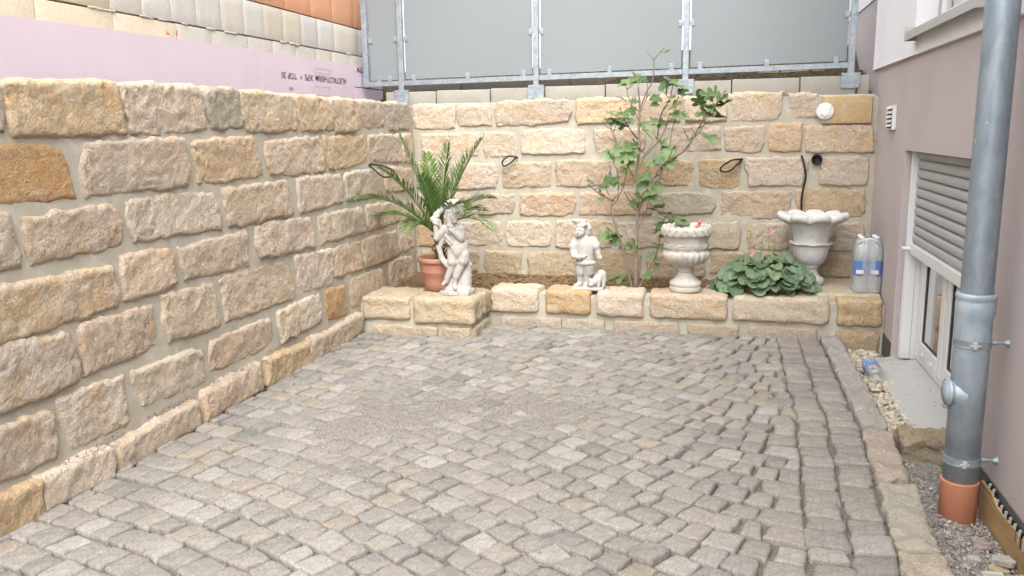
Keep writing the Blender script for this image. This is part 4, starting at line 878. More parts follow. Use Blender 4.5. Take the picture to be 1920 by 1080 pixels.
# upper window with metal sill
uw = MB(); bars(uw, XR + .09, XR + .15, [(UY1 - .07, UY1 - .002, UZ + .02, 3.29), (UY0 + .002, UY0 + .07, UZ + .02, 3.29), (UY0 + .071, UY1 - .071, UZ + .02, UZ + .09), (4.50, 4.56, UZ + .091, 3.28)])
uwo = uw.build('window', 'white_plastic', hs_, (XR + .1, 4.5, 2.4))
uw = MB(); bars(uw, XR + .080, XR + .089, [(UY1 - .075, UY1 - .066, UZ + .03, 3.2), (UY1 - .055, UY1 - .048, UZ + .03, 3.2)]); uw.build('guide_rail', 'alu_grey', uwo, (XR + .08, 5.1, 2.2))
uw = MB(); uw.box((XR + .115, UY0 + .07, UZ + .09), (XR + .121, UY1 - .07, 3.28)); uw.build('pane', 'window_glass', uwo, (XR + .1, 4.5, 2.4))
uw = MB(); uw.box((XR + .2, UY0, UZ), (XR + .21, UY1, 3.3)); uw.build('curtain', 'curtain', uwo, (XR + .2, 4.5, 2.4))
us = MB()
V = [(XR - .075, UY0 - .06, 1.800), (XR - .075, 5.155, 1.800), (XR - .075, 5.155, 1.842), (XR - .075, UY0 - .06, 1.842), (XR + .088, UY0 - .06, 1.868), (XR + .088, 5.155, 1.868), (XR - .069, UY0 - .06, 1.800), (XR - .069, 5.155, 1.800), (XR - .069, 5.155, 1.836), (XR - .069, UY0 - .06, 1.836), (XR + .088, UY0 - .06, 1.861), (XR + .088, 5.155, 1.861)]
us.add(V, [(0, 1, 2, 3), (3, 2, 5, 4), (6, 9, 8, 7), (9, 10, 11, 8), (0, 6, 7, 1), (1, 7, 8, 2), (2, 8, 11, 5), (0, 3, 9, 6), (3, 4, 10, 9)])
uso = us.build('window_sill', 'sill_grey', hs_, (XR, 4.5, 1.82), fix=True)
for ya_, yb_, zt_ in ((5.156, 5.170, 1.872), (UY0 - .075, UY0 - .061, 1.882)):
    us = MB(); us.bbox((XR - .078, ya_, 1.797), (XR + .06, yb_, zt_), .002); us.build('sill_end', 'sill_grey', uso, (XR, ya_, 1.83))

# wall fittings
vt = thing('wall_vent', 'small white louvred plastic vent on the mauve house wall', 'vent', (XR, 5.75, 1.39))
p = MB(); p.bbox((XR - .022, 5.66, 1.315), (XR - .0005, 5.86, 1.462), .003); p.build('housing', 'white_plastic', vt)
for i in range(5):
    z = 1.335 + i * .027; p = MB(); p.add([(XR - .034, 5.68, z), (XR - .034, 5.84, z), (XR - .0225, 5.84, z + .016), (XR - .0225, 5.68, z + .016), (XR - .031, 5.68, z - .001), (XR - .031, 5.84, z - .001), (XR - .0225, 5.84, z + .013), (XR - .0225, 5.68, z + .013)], [(0, 3, 2, 1), (4, 5, 6, 7), (0, 1, 5, 4), (2, 3, 7, 6), (0, 4, 7, 3), (1, 2, 6, 5)])
    p.build('louvre', 'white_plastic', vt, (XR - .03, 5.76, z), fix=True)
    p = MB(); p.box((XR - .0226, 5.685, z - .011), (XR - .0221, 5.835, z - .002)); p.build('slot', 'rubber', vt, (XR - .02, 5.76, z))
def disc(mb, c, r, y0, y1, n=28):
    mb.tube([(c[0], y0, c[1]), (c[0], y1, c[1])], r, n)
sk = thing('socket_cover', 'round white plastic cover with hinged flap on the top course of the back wall', 'socket', (.67, 6.29, 1.446))
p = MB(); disc(p, (.67, 1.446), .057, 6.312, 6.284); disc(p, (.67, 1.446), .050, 6.2839, 6.280); p.build('ring', 'white_plastic', sk)
p = MB(); p.bbox((.637, 6.271, 1.418), (.703, 6.2799, 1.476), .008); p.bbox((.66, 6.264, 1.408), (.68, 6.2795, 1.4179), .003); p.build('flap', 'white_plastic', sk)
for s_ in (-1, 1):
    p = MB(); p.tube([(.67 + s_ * .042, 6.278, 1.476), (.67 + s_ * .042, 6.282, 1.476)], .004, 6); p.build('screw', 'alu_grey', sk)
ph = thing('pipe_opening', 'round black pipe mouth set in the mortar of the back wall near the house', 'pipe', (.634, 6.31, 1.111))
p = MB(); n_ = 28; prof = [(.036, .0), (.0375, -.022), (.0315, -.023), (.030, -.004), (.0001, -.004)]
V = [(.634 + r_ * math.cos(2 * math.pi * j / n_), 6.325 + dy, 1.111 + r_ * math.sin(2 * math.pi * j / n_)) for r_, dy in prof for j in range(n_)]
F = [(i * n_ + j, i * n_ + (j + 1) % n_, (i + 1) * n_ + (j + 1) % n_, (i + 1) * n_ + j) for i in range(len(prof) - 1) for j in range(n_)]
raw('rim', np.array(V) - np.array([0, .012, 0]), F, 'rubber', ph, (.634, 6.31, 1.111), True)

def cable(label, pts, r=.0045, group=None):
    P = [Vector(q) for q in pts]; out = []
    for i in range(len(P) - 1):
        p0, p1, p2, p3 = P[max(i - 1, 0)], P[i], P[i + 1], P[min(i + 2, len(P) - 1)]
        for s_ in range(8):
            t = s_ / 8; out.append(.5 * ((2 * p1) + (-p0 + p2) * t + (2 * p0 - 5 * p1 + 4 * p2 - p3) * t * t + (-p0 + 3 * p1 - 3 * p2 + p3) * t ** 3))
    out.append(P[-1]); mb = MB(); mb.tube(out, r * 1.45, 8); return tag(mb.build('cable', 'cable', origin=tuple(P[0]), smooth=True), label, 'cable')
cable('black cable loop sticking out of the left wall beside the palm', [(XL - .01, 5.46, 1.13), (XL + .10, 5.47, 1.115), (XL + .17, 5.50, 1.075), (XL + .165, 5.47, 1.045), (XL + .11, 5.44, 1.045), (XL + .02, 5.44, 1.115), (XL - .01, 5.44, 1.13)])
def yloop(px, py):
    return px
cable('small dark cable loop on the back wall right of the palm', [(-1.545, 6.345, 1.135), (-1.55, 6.27, 1.145), (-1.60, 6.255, 1.15), (-1.645, 6.25, 1.11), (-1.63, 6.25, 1.078), (-1.575, 6.26, 1.105), (-1.55, 6.28, 1.135), (-1.54, 6.345, 1.14)], .0042)
cable('dark cable loop on the back wall between the fig tree and the pipe mouth', [(.13, 6.345, 1.118), (.12, 6.28, 1.118), (.055, 6.255, 1.112), (-.015, 6.25, 1.065), (-.015, 6.25, 1.035), (.04, 6.25, 1.035), (.095, 6.265, 1.085), (.125, 6.345, 1.115)], .0045)
cable('black cable hanging down the back wall behind the wide fluted urn', [(.535, 6.345, 1.136), (.537, 6.29, 1.125), (.555, 6.265, 1.05), (.562, 6.262, .985), (.548, 6.26, .90), (.542, 6.255, .82), (.548, 6.25, .74), (.568, 6.245, .705), (.60, 6.24, .712), (.63, 6.235, .725)], .0055)

# ------------------------------------------------------------------ downpipe
dp = thing('downpipe', 'grey zinc rain pipe on the house wall with an orange plastic foot', 'pipe', (.90, 3.275, -.14))
PX, PY = .90, 3.278
p = MB(); p.lathe([(.053, .70), (.0545, .75), (.0545, 4.4)], (PX, PY, 0), 40); p.build('upper_pipe', 'zinc', dp, smooth=True)
p = MB(); p.lathe([(.0605, .035), (.0605, .64), (.0615, .655), (.066, .675), (.0665, .715), (.0645, .72), (.0665, .726), (.0685, .732), (.0685, .742), (.066, .748), (.058, .748)], (PX, PY, 0), 48); p.build('lower_pipe', 'zinc_new', dp, smooth=True)
p = MB(); p.lathe([(.0655, -.30), (.0655, .022), (.0665, .028), (.0655, .034), (.0615, .034)], (PX, PY, 0), 48); p.build('foot_pipe', 'orange_pipe', dp, smooth=True)
for z in (.565, .115):
    p = MB(); p.lathe([(.0615, z - .014), (.0645, z - .014), (.0645, z - .010), (.0635, z - .009), (.0635, z + .009), (.0645, z + .010), (.0645, z + .014), (.0615, z + .014)], (PX, PY, 0), 48); c_ = p.build('clamp', 'galvanised', dp, (PX, PY, z), smooth=False)
    p = MB(); p.tube([(PX + .06, PY, z), (XR - .006, PY, z)], .0055, 10); p.tube([(PX + .058, PY, z), (PX + .078, PY, z)], .010, 8); p.tube([(XR - .016, PY, z), (XR - .0005, PY, z)], [.009, .015], 14); p.build('stud', 'galvanised', c_, (PX + .06, PY, z))
    ang = math.atan2(-PY, -PX) + .15
    bx, by = PX + .066 * math.cos(ang), PY + .066 * math.sin(ang); p = MB(); p.bbox((bx - .008, by - .012, z - .013), (bx + .008, by + .006, z + .013), .003); p.tube([(bx - .016, by - .006, z), (bx + .016, by - .006, z)], .0045, 8); p.build('clamp_screw', 'alu_grey', c_, (bx, by, z))
ax_ = Vector((-.995, -.10, .02)).normalized(); c0 = Vector((PX, PY, .372))
p = MB(); p.tube([c0 + ax_ * .02, c0 + ax_ * .045, c0 + ax_ * .054, c0 + ax_ * .066, c0 + ax_ * .068], [.058, .050, .045, .045, .051], 28, cap=False); p.tube([c0 + ax_ * .068, c0 + ax_ * .075, c0 + ax_ * .077], [.051, .051, .046], 28, cap=False)
p.tube([c0 + ax_ * .077, c0 + ax_ * .077, c0 + ax_ * .060], [.046, .044, .040], 28, cap=True); br_ = p.build('inspection_cap', 'zinc_new', dp, smooth=True)
p = MB(); q_ = c0 + ax_ * .072 + Vector((0, 0, -.056)); p.bbox(tuple(q_ - Vector((.008, .008, .008))), tuple(q_ + Vector((.008, .008, .006))), .003); p.build('latch', 'galvanised', br_, tuple(q_))

# drainage board standing before the wall, right edge
db = thing('drainage_board', 'brown fibre drainage board with dimpled edge leaning at the foot of the house wall', 'board', (.98, 2.6, -.2))
V = []; ys = np.linspace(1.0, 3.34, 40)
for y in ys:
    x = .995 - .012 * math.sin(y * 2) ; zt = -.012 + .010 * noise.noise(Vector((y * 6, 0, 0))) + (.02 if y > 3.2 else 0)
    V += [(x, y, -.28), (x, y, zt), (x + .010, y, zt + .003), (x + .010, y, -.28)]
F = [(4 * i + a, 4 * i + b, 4 * i + 4 + b, 4 * i + 4 + a) for i in range(39) for a, b in ((0, 1), (1, 2), (2, 3))]
F.append((4 * 39, 4 * 39 + 1, 4 * 39 + 2, 4 * 39 + 3)); raw('sheet', V, F, 'fibre_board', db, fix=True)
for i in range(96):
    y = 1.0 + i * .0242; p = MB(); p.tube([(1.0035, y, -.05), (1.0035, y, .004 + (.02 if y > 3.2 else 0))], .0052, 6); p.build('dimple', 'rubber' if i % 2 else 'alu_grey', db, (1.0, y, -.02))

# rough stone closing the sill at its near end
st = thing('stone_block', 'rough brown stone block closing the near end of the grey sill by the downpipe', 'stone', (.88, 3.85, -.15))
v, f = rbox((.905, 3.85, -.10), (.22, .17, .20), .02, (14, 11, 12), .04, 8, 4); v = [Vector(q) + noise.noise_vector(Vector(q) * 38) * .012 for q in v]
raw('rock', v, f, 'sandstone', st, (.905, 3.85, -.10), True, (*S(176, 162, 140), .2))

# ------------------------------------------------------------------ smooth sculpted forms (signed distance fields -> surface nets)
def sdf_mesh(prims, lo, hi, h, blend=.012, disp=None):
    """prims: ('c', p0, p1, r0, r1[,k]) round cone, ('e', c, radii[,k]) ellipsoid, ('-e', c, radii) cut"""
    lo = np.array(lo, float); hi = np.array(hi, float); n = np.ceil((hi - lo) / h).astype(int) + 1
    g_ = np.meshgrid(*[lo[i] + h * np.arange(n[i]) for i in range(3)], indexing='ij'); P = np.stack(g_, -1)
    D = np.full(P.shape[:3], 1.0)
    def smin(a, b, k): 
        t = np.clip(.5 + .5 * (b - a) / k, 0, 1); return b * (1 - t) + a * t - k * t * (1 - t)
    for pr in prims:
        if pr[0] == 'c':
            a, b = np.array(pr[1]), np.array(pr[2]); ab = b - a; t = np.clip(((P - a) @ ab) / max(1e-9, ab @ ab), 0, 1)
            d = np.linalg.norm(P - (a + t[..., None] * ab), axis=-1) - (pr[3] + (pr[4] - pr[3]) * t); k = pr[5] if len(pr) > 5 else blend
            D = smin(D, d, k)
        else:
            q = (P - np.array(pr[1])) / np.array(pr[2]); l = np.linalg.norm(q, axis=-1); l2 = np.linalg.norm(q / np.array(pr[2]), axis=-1) + 1e-9
            d = l * (l - 1) / l2; k = pr[3] if len(pr) > 3 else blend
            D = smin(D, d, k) if pr[0] == 'e' else -smin(-D, d, .004)
    if disp is not None: D = D + disp(P)
    D = np.pad(D, 1, constant_values=1.0); lo = lo - h; sgn = D < 0
    c = np.zeros(np.array(D.shape) - 1); cnt = np.zeros_like(c); acc = np.zeros(c.shape + (3,)); sh_ = c.shape
    idx = np.stack(np.meshgrid(*[np.arange(s_) for s_ in sh_], indexing='ij'), -1).astype(float)
    cs = [(i, j, k) for i in (0, 1) for j in (0, 1) for k in (0, 1)]
    sub = lambda A, o: A[o[0]:o[0] + sh_[0], o[1]:o[1] + sh_[1], o[2]:o[2] + sh_[2]]
    for a in cs:
        for ax in range(3):
            if a[ax]: continue
            b = list(a); b[ax] = 1; da, db_ = sub(D, a), sub(D, b); cr = (da < 0) != (db_ < 0)
            t = np.where(cr, da / np.where(cr, da - db_, 1), 0)
            pt = idx + np.array(a, float); pt[..., ax] += t; acc[cr] += pt[cr]; cnt[cr] += 1
    m_ = cnt > 0; ids = np.full(sh_, -1); ids[m_] = np.arange(m_.sum()); V = acc[m_] / cnt[m_][:, None] * h + lo; F = []
    for ax in range(3):
        o1, o2 = (ax + 1) % 3, (ax + 2) % 3
        s0 = [slice(None)] * 3; s1 = [slice(None)] * 3; s0[ax] = slice(0, -1); s1[ax] = slice(1, None)
        A, B = sgn[tuple(s0)], sgn[tuple(s1)]
        for flip in (0, 1):
            w = np.argwhere((A & ~B) if flip == 0 else (~A & B))
            w = w[(w[:, o1] > 0) & (w[:, o2] > 0) & (w[:, o1] < sh_[o1]) & (w[:, o2] < sh_[o2]) & (w[:, ax] < sh_[ax])]
            if not len(w): continue
            q = []
            for (d1, d2) in ((0, 0), (1, 0), (1, 1), (0, 1)):
                x = w.copy(); x[:, o1] -= 1 - d1; x[:, o2] -= 1 - d2; q.append(ids[x[:, 0], x[:, 1], x[:, 2]])
            q = np.stack(q, 1); F.append(q if flip == 0 else q[:, ::-1])
    F = np.concatenate(F); F = F[(F >= 0).all(1)]
    return V, F.tolist()

# ---- statue of a boy with a raised cloth, by the palm
def st1(x, y, d=0.): return ((x - 375) * .000735, d, (955 - y) * .000735)
o1 = np.array((-1.735, 5.335, .257))
s1 = thing('garden_statue', 'white statue of a curly child holding a cloth overhead in front of the palm pot', 'statue', tuple(o1))
C_ = lambda a, b, r0, r1, k=.007: ('c', a, b, r0, r1, k)
prims = [
 ('e', st1(345, 218, -.012), (.041, .043, .052)), C_(st1(345, 285, .0), st1(352, 320, 0), .024, .028),            # head, neck
 ('e', st1(368, 232, -.048), (.010, .014, .012), .008), ('e', st1(372, 262, -.042), (.014, .010, .012), .01), ('e', st1(325, 258, -.038), (.018, .014, .018), .012), ('e', st1(382, 256, -.034), (.016, .014, .016), .01),   # nose, chin, cheeks
 ('e', st1(290, 222, -.008), (.022, .03, .030)), ('e', st1(282, 262, .0), (.02, .024, .026)), ('e', st1(330, 168, -.018), (.035, .03, .018)), ('e', st1(380, 165, -.022), (.03, .026, .02)), ('e', st1(300, 185, -.02), (.02, .02, .02)),
 ('-e', st1(352, 224, -.053), (.008, .008, .005)), ('-e', st1(384, 222, -.050), (.007, .008, .005)),
 ('e', st1(350, 148, .032), (.078, .022, .070), .01), ('e', st1(408, 160, .012), (.036, .03, .060), .012), C_(st1(215, 165, .01), st1(320, 85, .03), .016, .022), C_(st1(180, 205, -.01), st1(240, 150, .015), .020, .022),   # hood of cloth
 ('e', st1(350, 365, .0), (.062, .044, .062)), ('e', st1(365, 430, .0), (.056, .046, .07)), ('e', st1(402, 520, -.004), (.070, .060, .070)), ('e', st1(390, 590, .0), (.066, .052, .05)), ('e', st1(395, 545, -.05), (.035, .02, .04), .02),
 C_(st1(425, 335, -.01), st1(440, 418, -.035), .032, .029), C_(st1(440, 422, -.035), st1(352, 330, -.068), .027, .018), ('e', st1(342, 295, -.064), (.022, .016, .024)),                 # right arm to the chin
 C_(st1(332, 300, -.078), st1(330, 270, -.07), .007, .006, .004), C_(st1(346, 298, -.08), st1(346, 268, -.072), .007, .006, .004), C_(st1(360, 302, -.079), st1(362, 274, -.07), .007, .006, .004), C_(st1(372, 310, -.075), st1(376, 286, -.068), .006, .005, .004),
 ('e', st1(368, 345, -.066), (.020, .016, .016), .006), ('e', st1(340, 350, -.058), (.012, .012, .012), .006), ('e', st1(385, 330, -.06), (.012, .012, .012), .006),
 C_(st1(275, 335, .0), st1(190, 425, -.018), .030, .025), C_(st1(188, 425, -.018), st1(185, 300, -.028), .024, .017), ('e', st1(188, 272, -.03), (.022, .018, .024)),              # left arm raised
 C_(st1(170, 275, -.046), st1(172, 245, -.04), .007, .006, .004), C_(st1(186, 282, -.049), st1(188, 248, -.044), .007, .006, .004), C_(st1(202, 286, -.046), st1(206, 256, -.042), .007, .006, .004), C_(st1(215, 296, -.04), st1(216, 268, -.036), .006, .005, .004),
 C_(st1(150, 245, -.02), st1(200, 215, -.01), .020, .016), C_(st1(205, 260, -.005), st1(235, 350, .0), .016, .015), C_(st1(235, 350, 0), st1(245, 420, .0), .016, .020), C_(st1(245, 420, 0), st1(205, 530, -.005), .022, .018),
 C_(st1(205, 530, -.005), st1(228, 630, -.01), .018, .020), C_(st1(228, 630, -.01), st1(300, 690, -.03), .020, .022), C_(st1(290, 660, -.02), st1(335, 665, -.045), .018, .014), C_(st1(180, 510, .0), st1(200, 560, -.01), .012, .010), C_(st1(285, 440, -.02), st1(335, 480, -.05), .012, .010, .006), C_(st1(280, 400, -.03), st1(360, 470, -.055), .010, .008, .006),
 C_(st1(355, 575, -.012), st1(350, 650, -.03), .047, .042), C_(st1(450, 575, -.008), st1(448, 640, -.02), .047, .042), C_(st1(325, 662, -.035), st1(390, 655, -.03), .024, .024, .006), C_(st1(425, 645, -.025), st1(475, 636, -.02), .024, .024, .006),   # breeches with rolled hems
 C_(st1(348, 690, -.03), st1(292, 810, -.035), .030, .022), C_(st1(292, 810, -.035), st1(282, 835, -.036), .020, .017), C_(st1(282, 840, -.036), st1(258, 868, -.062), .018, .012), 
 C_(st1(430, 680, -.02), st1(385, 790, -.045), .031, .025), C_(st1(385, 790, -.045), st1(366, 865, -.045), .022, .017), C_(st1(366, 880, -.044), st1(388, 902, -.082), .019, .013),
 C_(st1(478, 690, .03), st1(440, 880, .028), .026, .050), C_(st1(330, 720, .03), st1(330, 890, .02), .04, .055), C_(st1(400, 700, .035), st1(390, 890, .03), .05, .06), C_(st1(500, 690, .03), st1(470, 720, .03), .014, .02, .006),
 ('e', st1(375, 925, .0), (.105, .075, .03)),
]
def folds(P): return .0010 * np.sin(P[..., 0] * 520 - P[..., 2] * 260) * (P[..., 2] > .33) + .0016 * np.sin(P[..., 0] * 260 + P[..., 2] * 150) * (P[..., 1] > .005) + .0008 * np.sin(P[..., 2] * 420 + P[..., 0] * 200)
V, F = sdf_mesh(prims, (-.19, -.12, -.01), (.13, .11, .69), .0036, .006, folds)
raw('figure', V + o1 + np.array((0, 0, .012)), F, 'white_cast', s1, smooth=True)
v, f = rbox(o1 + np.array((.0, -.0, .014)), (.215, .165, .040), .010, (10, 8, 3), .012, 18, 2)
raw('base', v, f, 'base_cast', s1, smooth=True)

s1.scale = (.95,) * 3
# ---- statue of a boy in a cap with a small dog
def st2(x, y, d=0.): return ((x - 345) * .000614, d, (945 - y) * .000614)
o2 = np.array((-.905, 5.70, .256))
s2 = thing('garden_statue', 'grey white statue of a boy in a cap with a little dog at his feet', 'statue', tuple(o2))
prims = [
 ('e', st2(272, 272, -.015), (.040, .042, .047)), C_(st2(290, 330, .0), st2(310, 365, .0), .022, .028),
 ('e', st2(250, 282, -.056), (.008, .013, .011), .007), ('e', st2(250, 318, -.045), (.016, .012, .012), .01), ('e', st2(225, 295, -.035), (.014, .012, .014), .01), ('e', st2(290, 300, -.043), (.015, .012, .015), .01), ('e', st2(252, 306, -.054), (.012, .006, .0035), .003),
 ('-e', st2(232, 262, -.052), (.007, .008, .005)), ('-e', st2(275, 262, -.056), (.008, .008, .005)),
 ('e', st2(352, 205, -.0), (.024, .022, .020), .006), ('e', st2(372, 240, .0), (.022, .022, .024), .006), ('e', st2(362, 285, .005), (.020, .022, .024), .006), ('e', st2(320, 190, -.03), (.024, .018, .018), .006), ('e', st2(345, 310, .01), (.018, .02, .02), .006), ('e', st2(215, 222, -.02), (.014, .014, .014), .006), ('e', st2(310, 240, .02), (.045, .035, .05)),
 ('e', st2(280, 208, -.01), (.043, .040, .024), .006), ('e', st2(272, 184, -.01), (.046, .036, .022), .005), ('e', st2(262, 162, -.011), (.051, .036, .018), .005), ('e', st2(252, 146, -.012), (.058, .036, .013), .005),                       # cap
 ('e', st2(320, 425, .0), (.070, .048, .055), .02), ('e', st2(325, 510, .0), (.066, .054, .09), .03), ('e', st2(325, 590, .0), (.064, .052, .05)), ('e', st2(325, 650, .0), (.083, .062, .026), .012),
 C_(st2(215, 395, .0), st2(190, 455, -.012), .032, .034), C_(st2(185, 470, -.015), st2(205, 560, -.042), .027, .023), C_(st2(205, 560, -.042), st2(262, 572, -.066), .022, .017), ('e', st2(280, 568, -.066), (.020, .014, .016)),
 C_(st2(272, 556, -.078), st2(300, 552, -.078), .006, .005, .003), C_(st2(276, 568, -.08), st2(306, 566, -.08), .006, .005, .003), C_(st2(274, 580, -.078), st2(300, 580, -.078), .006, .005, .003), C_(st2(282, 592, -.06), st2(355, 552, -.055), .010, .006, .004),
 C_(st2(415, 390, .0), st2(455, 445, .0), .034, .036), C_(st2(470, 460, .0), st2(488, 545, -.008), .024, .020), ('e', st2(495, 575, -.012), (.019, .015, .019)), C_(st2(505, 578, -.02), st2(528, 580, -.025), .007, .005, .004), C_(st2(498, 590, -.02), st2(518, 596, -.025), .006, .005, .004), C_(st2(485, 570, -.022), st2(478, 592, -.026), .006, .005, .004), C_(st2(505, 566, -.012), st2(530, 570, -.012), .006, .005, .004),
 C_(st2(275, 690, .0), st2(268, 765, -.006), .042, .036), C_(st2(375, 690, .0), st2(372, 765, .006), .042, .036), C_(st2(268, 780, -.004), st2(268, 895, -.004), .027, .020), C_(st2(262, 910, -.01), st2(222, 926, -.055), .021, .015), C_(st2(350, 780, .01), st2(345, 900, .01), .030, .024), C_(st2(345, 915, .0), st2(330, 930, -.04), .021, .015), C_(st2(360, 720, .03), st2(350, 930, .03), .035, .04),
]
V, F = sdf_mesh(prims, (-.15, -.13, -.02), (.15, .10, .54), .0036, .007, lambda P: .0009 * np.sin(P[..., 2] * 380 + P[..., 0] * 260))
raw('boy', V + o2 + np.array((0, 0, .006)), F, 'grey_cast', s2, smooth=True)
prims = [
 ('e', st2(520, 800, .01), (.038, .040, .040)), ('e', st2(480, 840, -.012), (.034, .034, .034)), ('e', st2(435, 872, -.038), (.030, .026, .026)), ('e', st2(412, 905, -.056), (.018, .017, .015)),
 ('e', st2(390, 865, -.03), (.008, .012, .026), .005), ('e', st2(478, 860, -.052), (.010, .010, .026), .005), C_(st2(505, 850, -.035), st2(498, 925, -.045), .016, .013), C_(st2(552, 830, .0), st2(548, 928, -.015), .020, .014), C_(st2(455, 890, -.02), st2(450, 930, -.03), .014, .012), ('e', st2(405, 900, -.073), (.006, .005, .005), .003),
 ('-e', st2(420, 880, -.064), (.005, .006, .004)), ('-e', st2(448, 880, -.066), (.005, .006, .004)), C_(st2(560, 820, .03), st2(575, 870, .02), .010, .007),
]
V, F = sdf_mesh(prims, (.0, -.11, -.01), (.17, .07, .14), .0035, .008)
raw('dog', V + o2 + np.array((0, 0, .006)), F, 'grey_cast', s2, smooth=True)
v, f = rbox(o2 + np.array((.015, -.005, .003)), (.235, .17, .022), .006, (8, 6, 2), .005, 15, 6); raw('base', v, f, 'grey_cast', s2, smooth=True)

s2.scale = (.95,) * 3
# ---- fluted urn with garland
u1 = np.array((-.228, 5.70, .257))
un = thing('garden_urn', 'round cast stone urn with fluted bowl and flower garland on the low wall', 'urn', tuple(u1))
k = .00080
pr = [(132, 712), (133, 700), (133, 672), (128, 668), (133, 662), (134, 645), (128, 632), (112, 622), (92, 605), (74, 578), (64, 552), (63, 546), (74, 543), (76, 536), (66, 530), (64, 516), (74, 500), (96, 492), (140, 476), (170, 452), (186, 425), (192, 402), (190, 384), (184, 376), (176, 370), (172, 362), (174, 330), (176, 300), (182, 262), (190, 245), (196, 238), (204, 234), (209, 222), (210, 200), (207, 178), (202, 164), (194, 156), (184, 158), (178, 172), (170, 240), (150, 330), (60, 380), (0.01, 385)]
def m1(r, z, a, i):
    y = 715 - z / k
    if 374 < y < 480:
        t = min(1, (y - 374) / 10, (482 - y) / 30); return r * (1 + .045 * max(0, t) * (abs(math.sin(a * 11)) ** .6 * 1.6 - 1)), 0
    if 175 < y < 235 and i < 34: return r * (1 + .018 * math.cos(a * 20)), 0
    if 155 < y < 170: return r, .004 * math.cos(a * 20)
    return r, 0
p = MB(); p.lathe([(r * k, (715 - y) * k) for r, y in pr], tuple(u1), 132, m1); p.build('bowl', 'urn_cast', un, smooth=True)
p = MB(); n_ = 20
for i in range(n_):
    a = 2 * math.pi * i / n_; c = u1 + np.array((math.cos(a) * 206 * k, math.sin(a) * 206 * k, (715 - 207) * k))
    ball(p, c, (.006, .014, .016), a, None, 10, 8); q_ = np.array(c); ring = [(q_[0] + math.cos(a) * .004 - math.sin(a) * .0185 * math.cos(t), q_[1] + math.sin(a) * .004 + math.cos(a) * .0185 * math.cos(t), q_[2] + .020 * math.sin(t)) for t in np.linspace(0, 2 * math.pi, 13)]
    p.tube(ring, .0025, 5, False)
p.t = []; p.build('egg_border', 'urn_cast', un, smooth=True)
p = MB()
for i in range(12):
    a = 2 * math.pi * i / 12 + .1; e = np.array((math.cos(a), math.sin(a), 0)); tn = np.array((-math.sin(a), math.cos(a), 0)); c = u1 + e * 177 * k + np.array((0, 0, (715 - 325) * k))
    for rr, tt, oo in ((.024, .0042, -.002), (.015, .0042, .001), (.006, .005, .004)):
        p.tube([c + e * oo + tn * rr * math.cos(t) + np.array((0, 0, rr * math.sin(t))) for t in np.linspace(0, 2 * math.pi, 13)], tt, 6, False)
    for sgn_ in (-1, 1):
        b = u1 + np.array((math.cos(a + sgn_ * .2), math.sin(a + sgn_ * .2), 0)) * 176 * k + np.array((0, 0, (715 - 325) * k)); p.tube([c + tn * sgn_ * .024, b + np.array((0, 0, .012 * sgn_)), b + tn * sgn_ * .012], [.003, .0055, .002], 6)
        p.tube([c + tn * sgn_ * .022, b + np.array((0, 0, -.014 * sgn_)), b + tn * sgn_ * .01 + np.array((0, 0, -.006))], [.003, .005, .002], 6)
p.build('garland', 'urn_cast', un, smooth=True)
p = MB(); p.lathe([(.120, .315), (.08, .322), (.001, .325)], tuple(u1), 24); p.build('soil', 'pot_soil', un)
# small red bird figure lying in the urn
rbd = np.array((-.155, 5.60, .700))
V, F = sdf_mesh([('c', (-.02, 0, -.01), (.012, 0, .022), .016, .013), ('e', (.016, -.004, .040), (.012, .012, .013)), ('c', (.012, -.012, .042), (.0, -.026, .038), .005, .002), ('c', (-.022, .005, -.008), (-.045, .012, -.022), .011, .006), ('c', (.018, 0, .05), (.02, 0, .064), .006, .003)], (-.07, -.04, -.05), (.05, .04, .08), .003, .006)
bo = raw('bird_figurine', V * .85 + rbd + np.array((0, 0, .0)), F, 'red_paint', None, tuple(rbd), True); tag(bo, 'tiny red and cream figurine perched on the rim of the garland urn', 'figurine')

# ---- wide petal-rimmed urn
u2 = np.array((.60, 6.045, .272))
un = thing('garden_urn', 'tall white urn with wide scalloped petal rim standing by the house corner', 'urn', tuple(u2))
k = .00077
pr = [(122, 645), (124, 635), (124, 606), (118, 600), (108, 594), (80, 575), (66, 548), (62, 522), (70, 512), (80, 508), (82, 500), (74, 494), (92, 486), (118, 462), (136, 425), (148, 385), (154, 345), (156, 325), (158, 316), (152, 306), (156, 280), (168, 240), (190, 195), (214, 160), (232, 146), (262, 140), (284, 128), (292, 112), (288, 92), (272, 80), (248, 84), (226, 100), (200, 130), (150, 200), (60, 240), (.01, 245)]
def m2(r, z, a, i):
    y = 645 - z / .00086; n8 = 9
    if i >= 22: 
        w = min(1, max(0, (r - 190) / 60)) ; c_ = abs(math.cos(a * n8 / 2)) ** .55; return (r * (1 + .20 * w * (c_ - .65))) * k, (24 * w * (c_ - .65)) * k * 1.3
    if 300 > y > 145: return r * k * (1 + .02 * math.cos(a * n8)), 0
    if 330 < y < 500: return r * k * (1 + .022 * abs(math.sin(a * 4.5))), 0
    return r * k, 0
p = MB(); p.lathe([(r, (645 - y) * .00086) for r, y in pr], tuple(u2), 144, m2); p.build('bowl', 'urn_white', un, smooth=True)
p = MB()                                                     # leaf collar
V, n_ = [], 144
for j, (r, y) in enumerate([(160, 330), (172, 322), (184, 312), (178, 306), (156, 312)]):
    for i in range(n_):
        a = 2 * math.pi * i / n_; w = abs(math.sin(a * 4)) ** .7; rr = r + (8 * w if 0 < j < 4 else 0); V.append(u2 + np.array((math.cos(a) * rr * k, math.sin(a) * rr * k, (645 - y - (10 * (1 - w) if j in (1, 2, 3) else 0)) * .00086)))
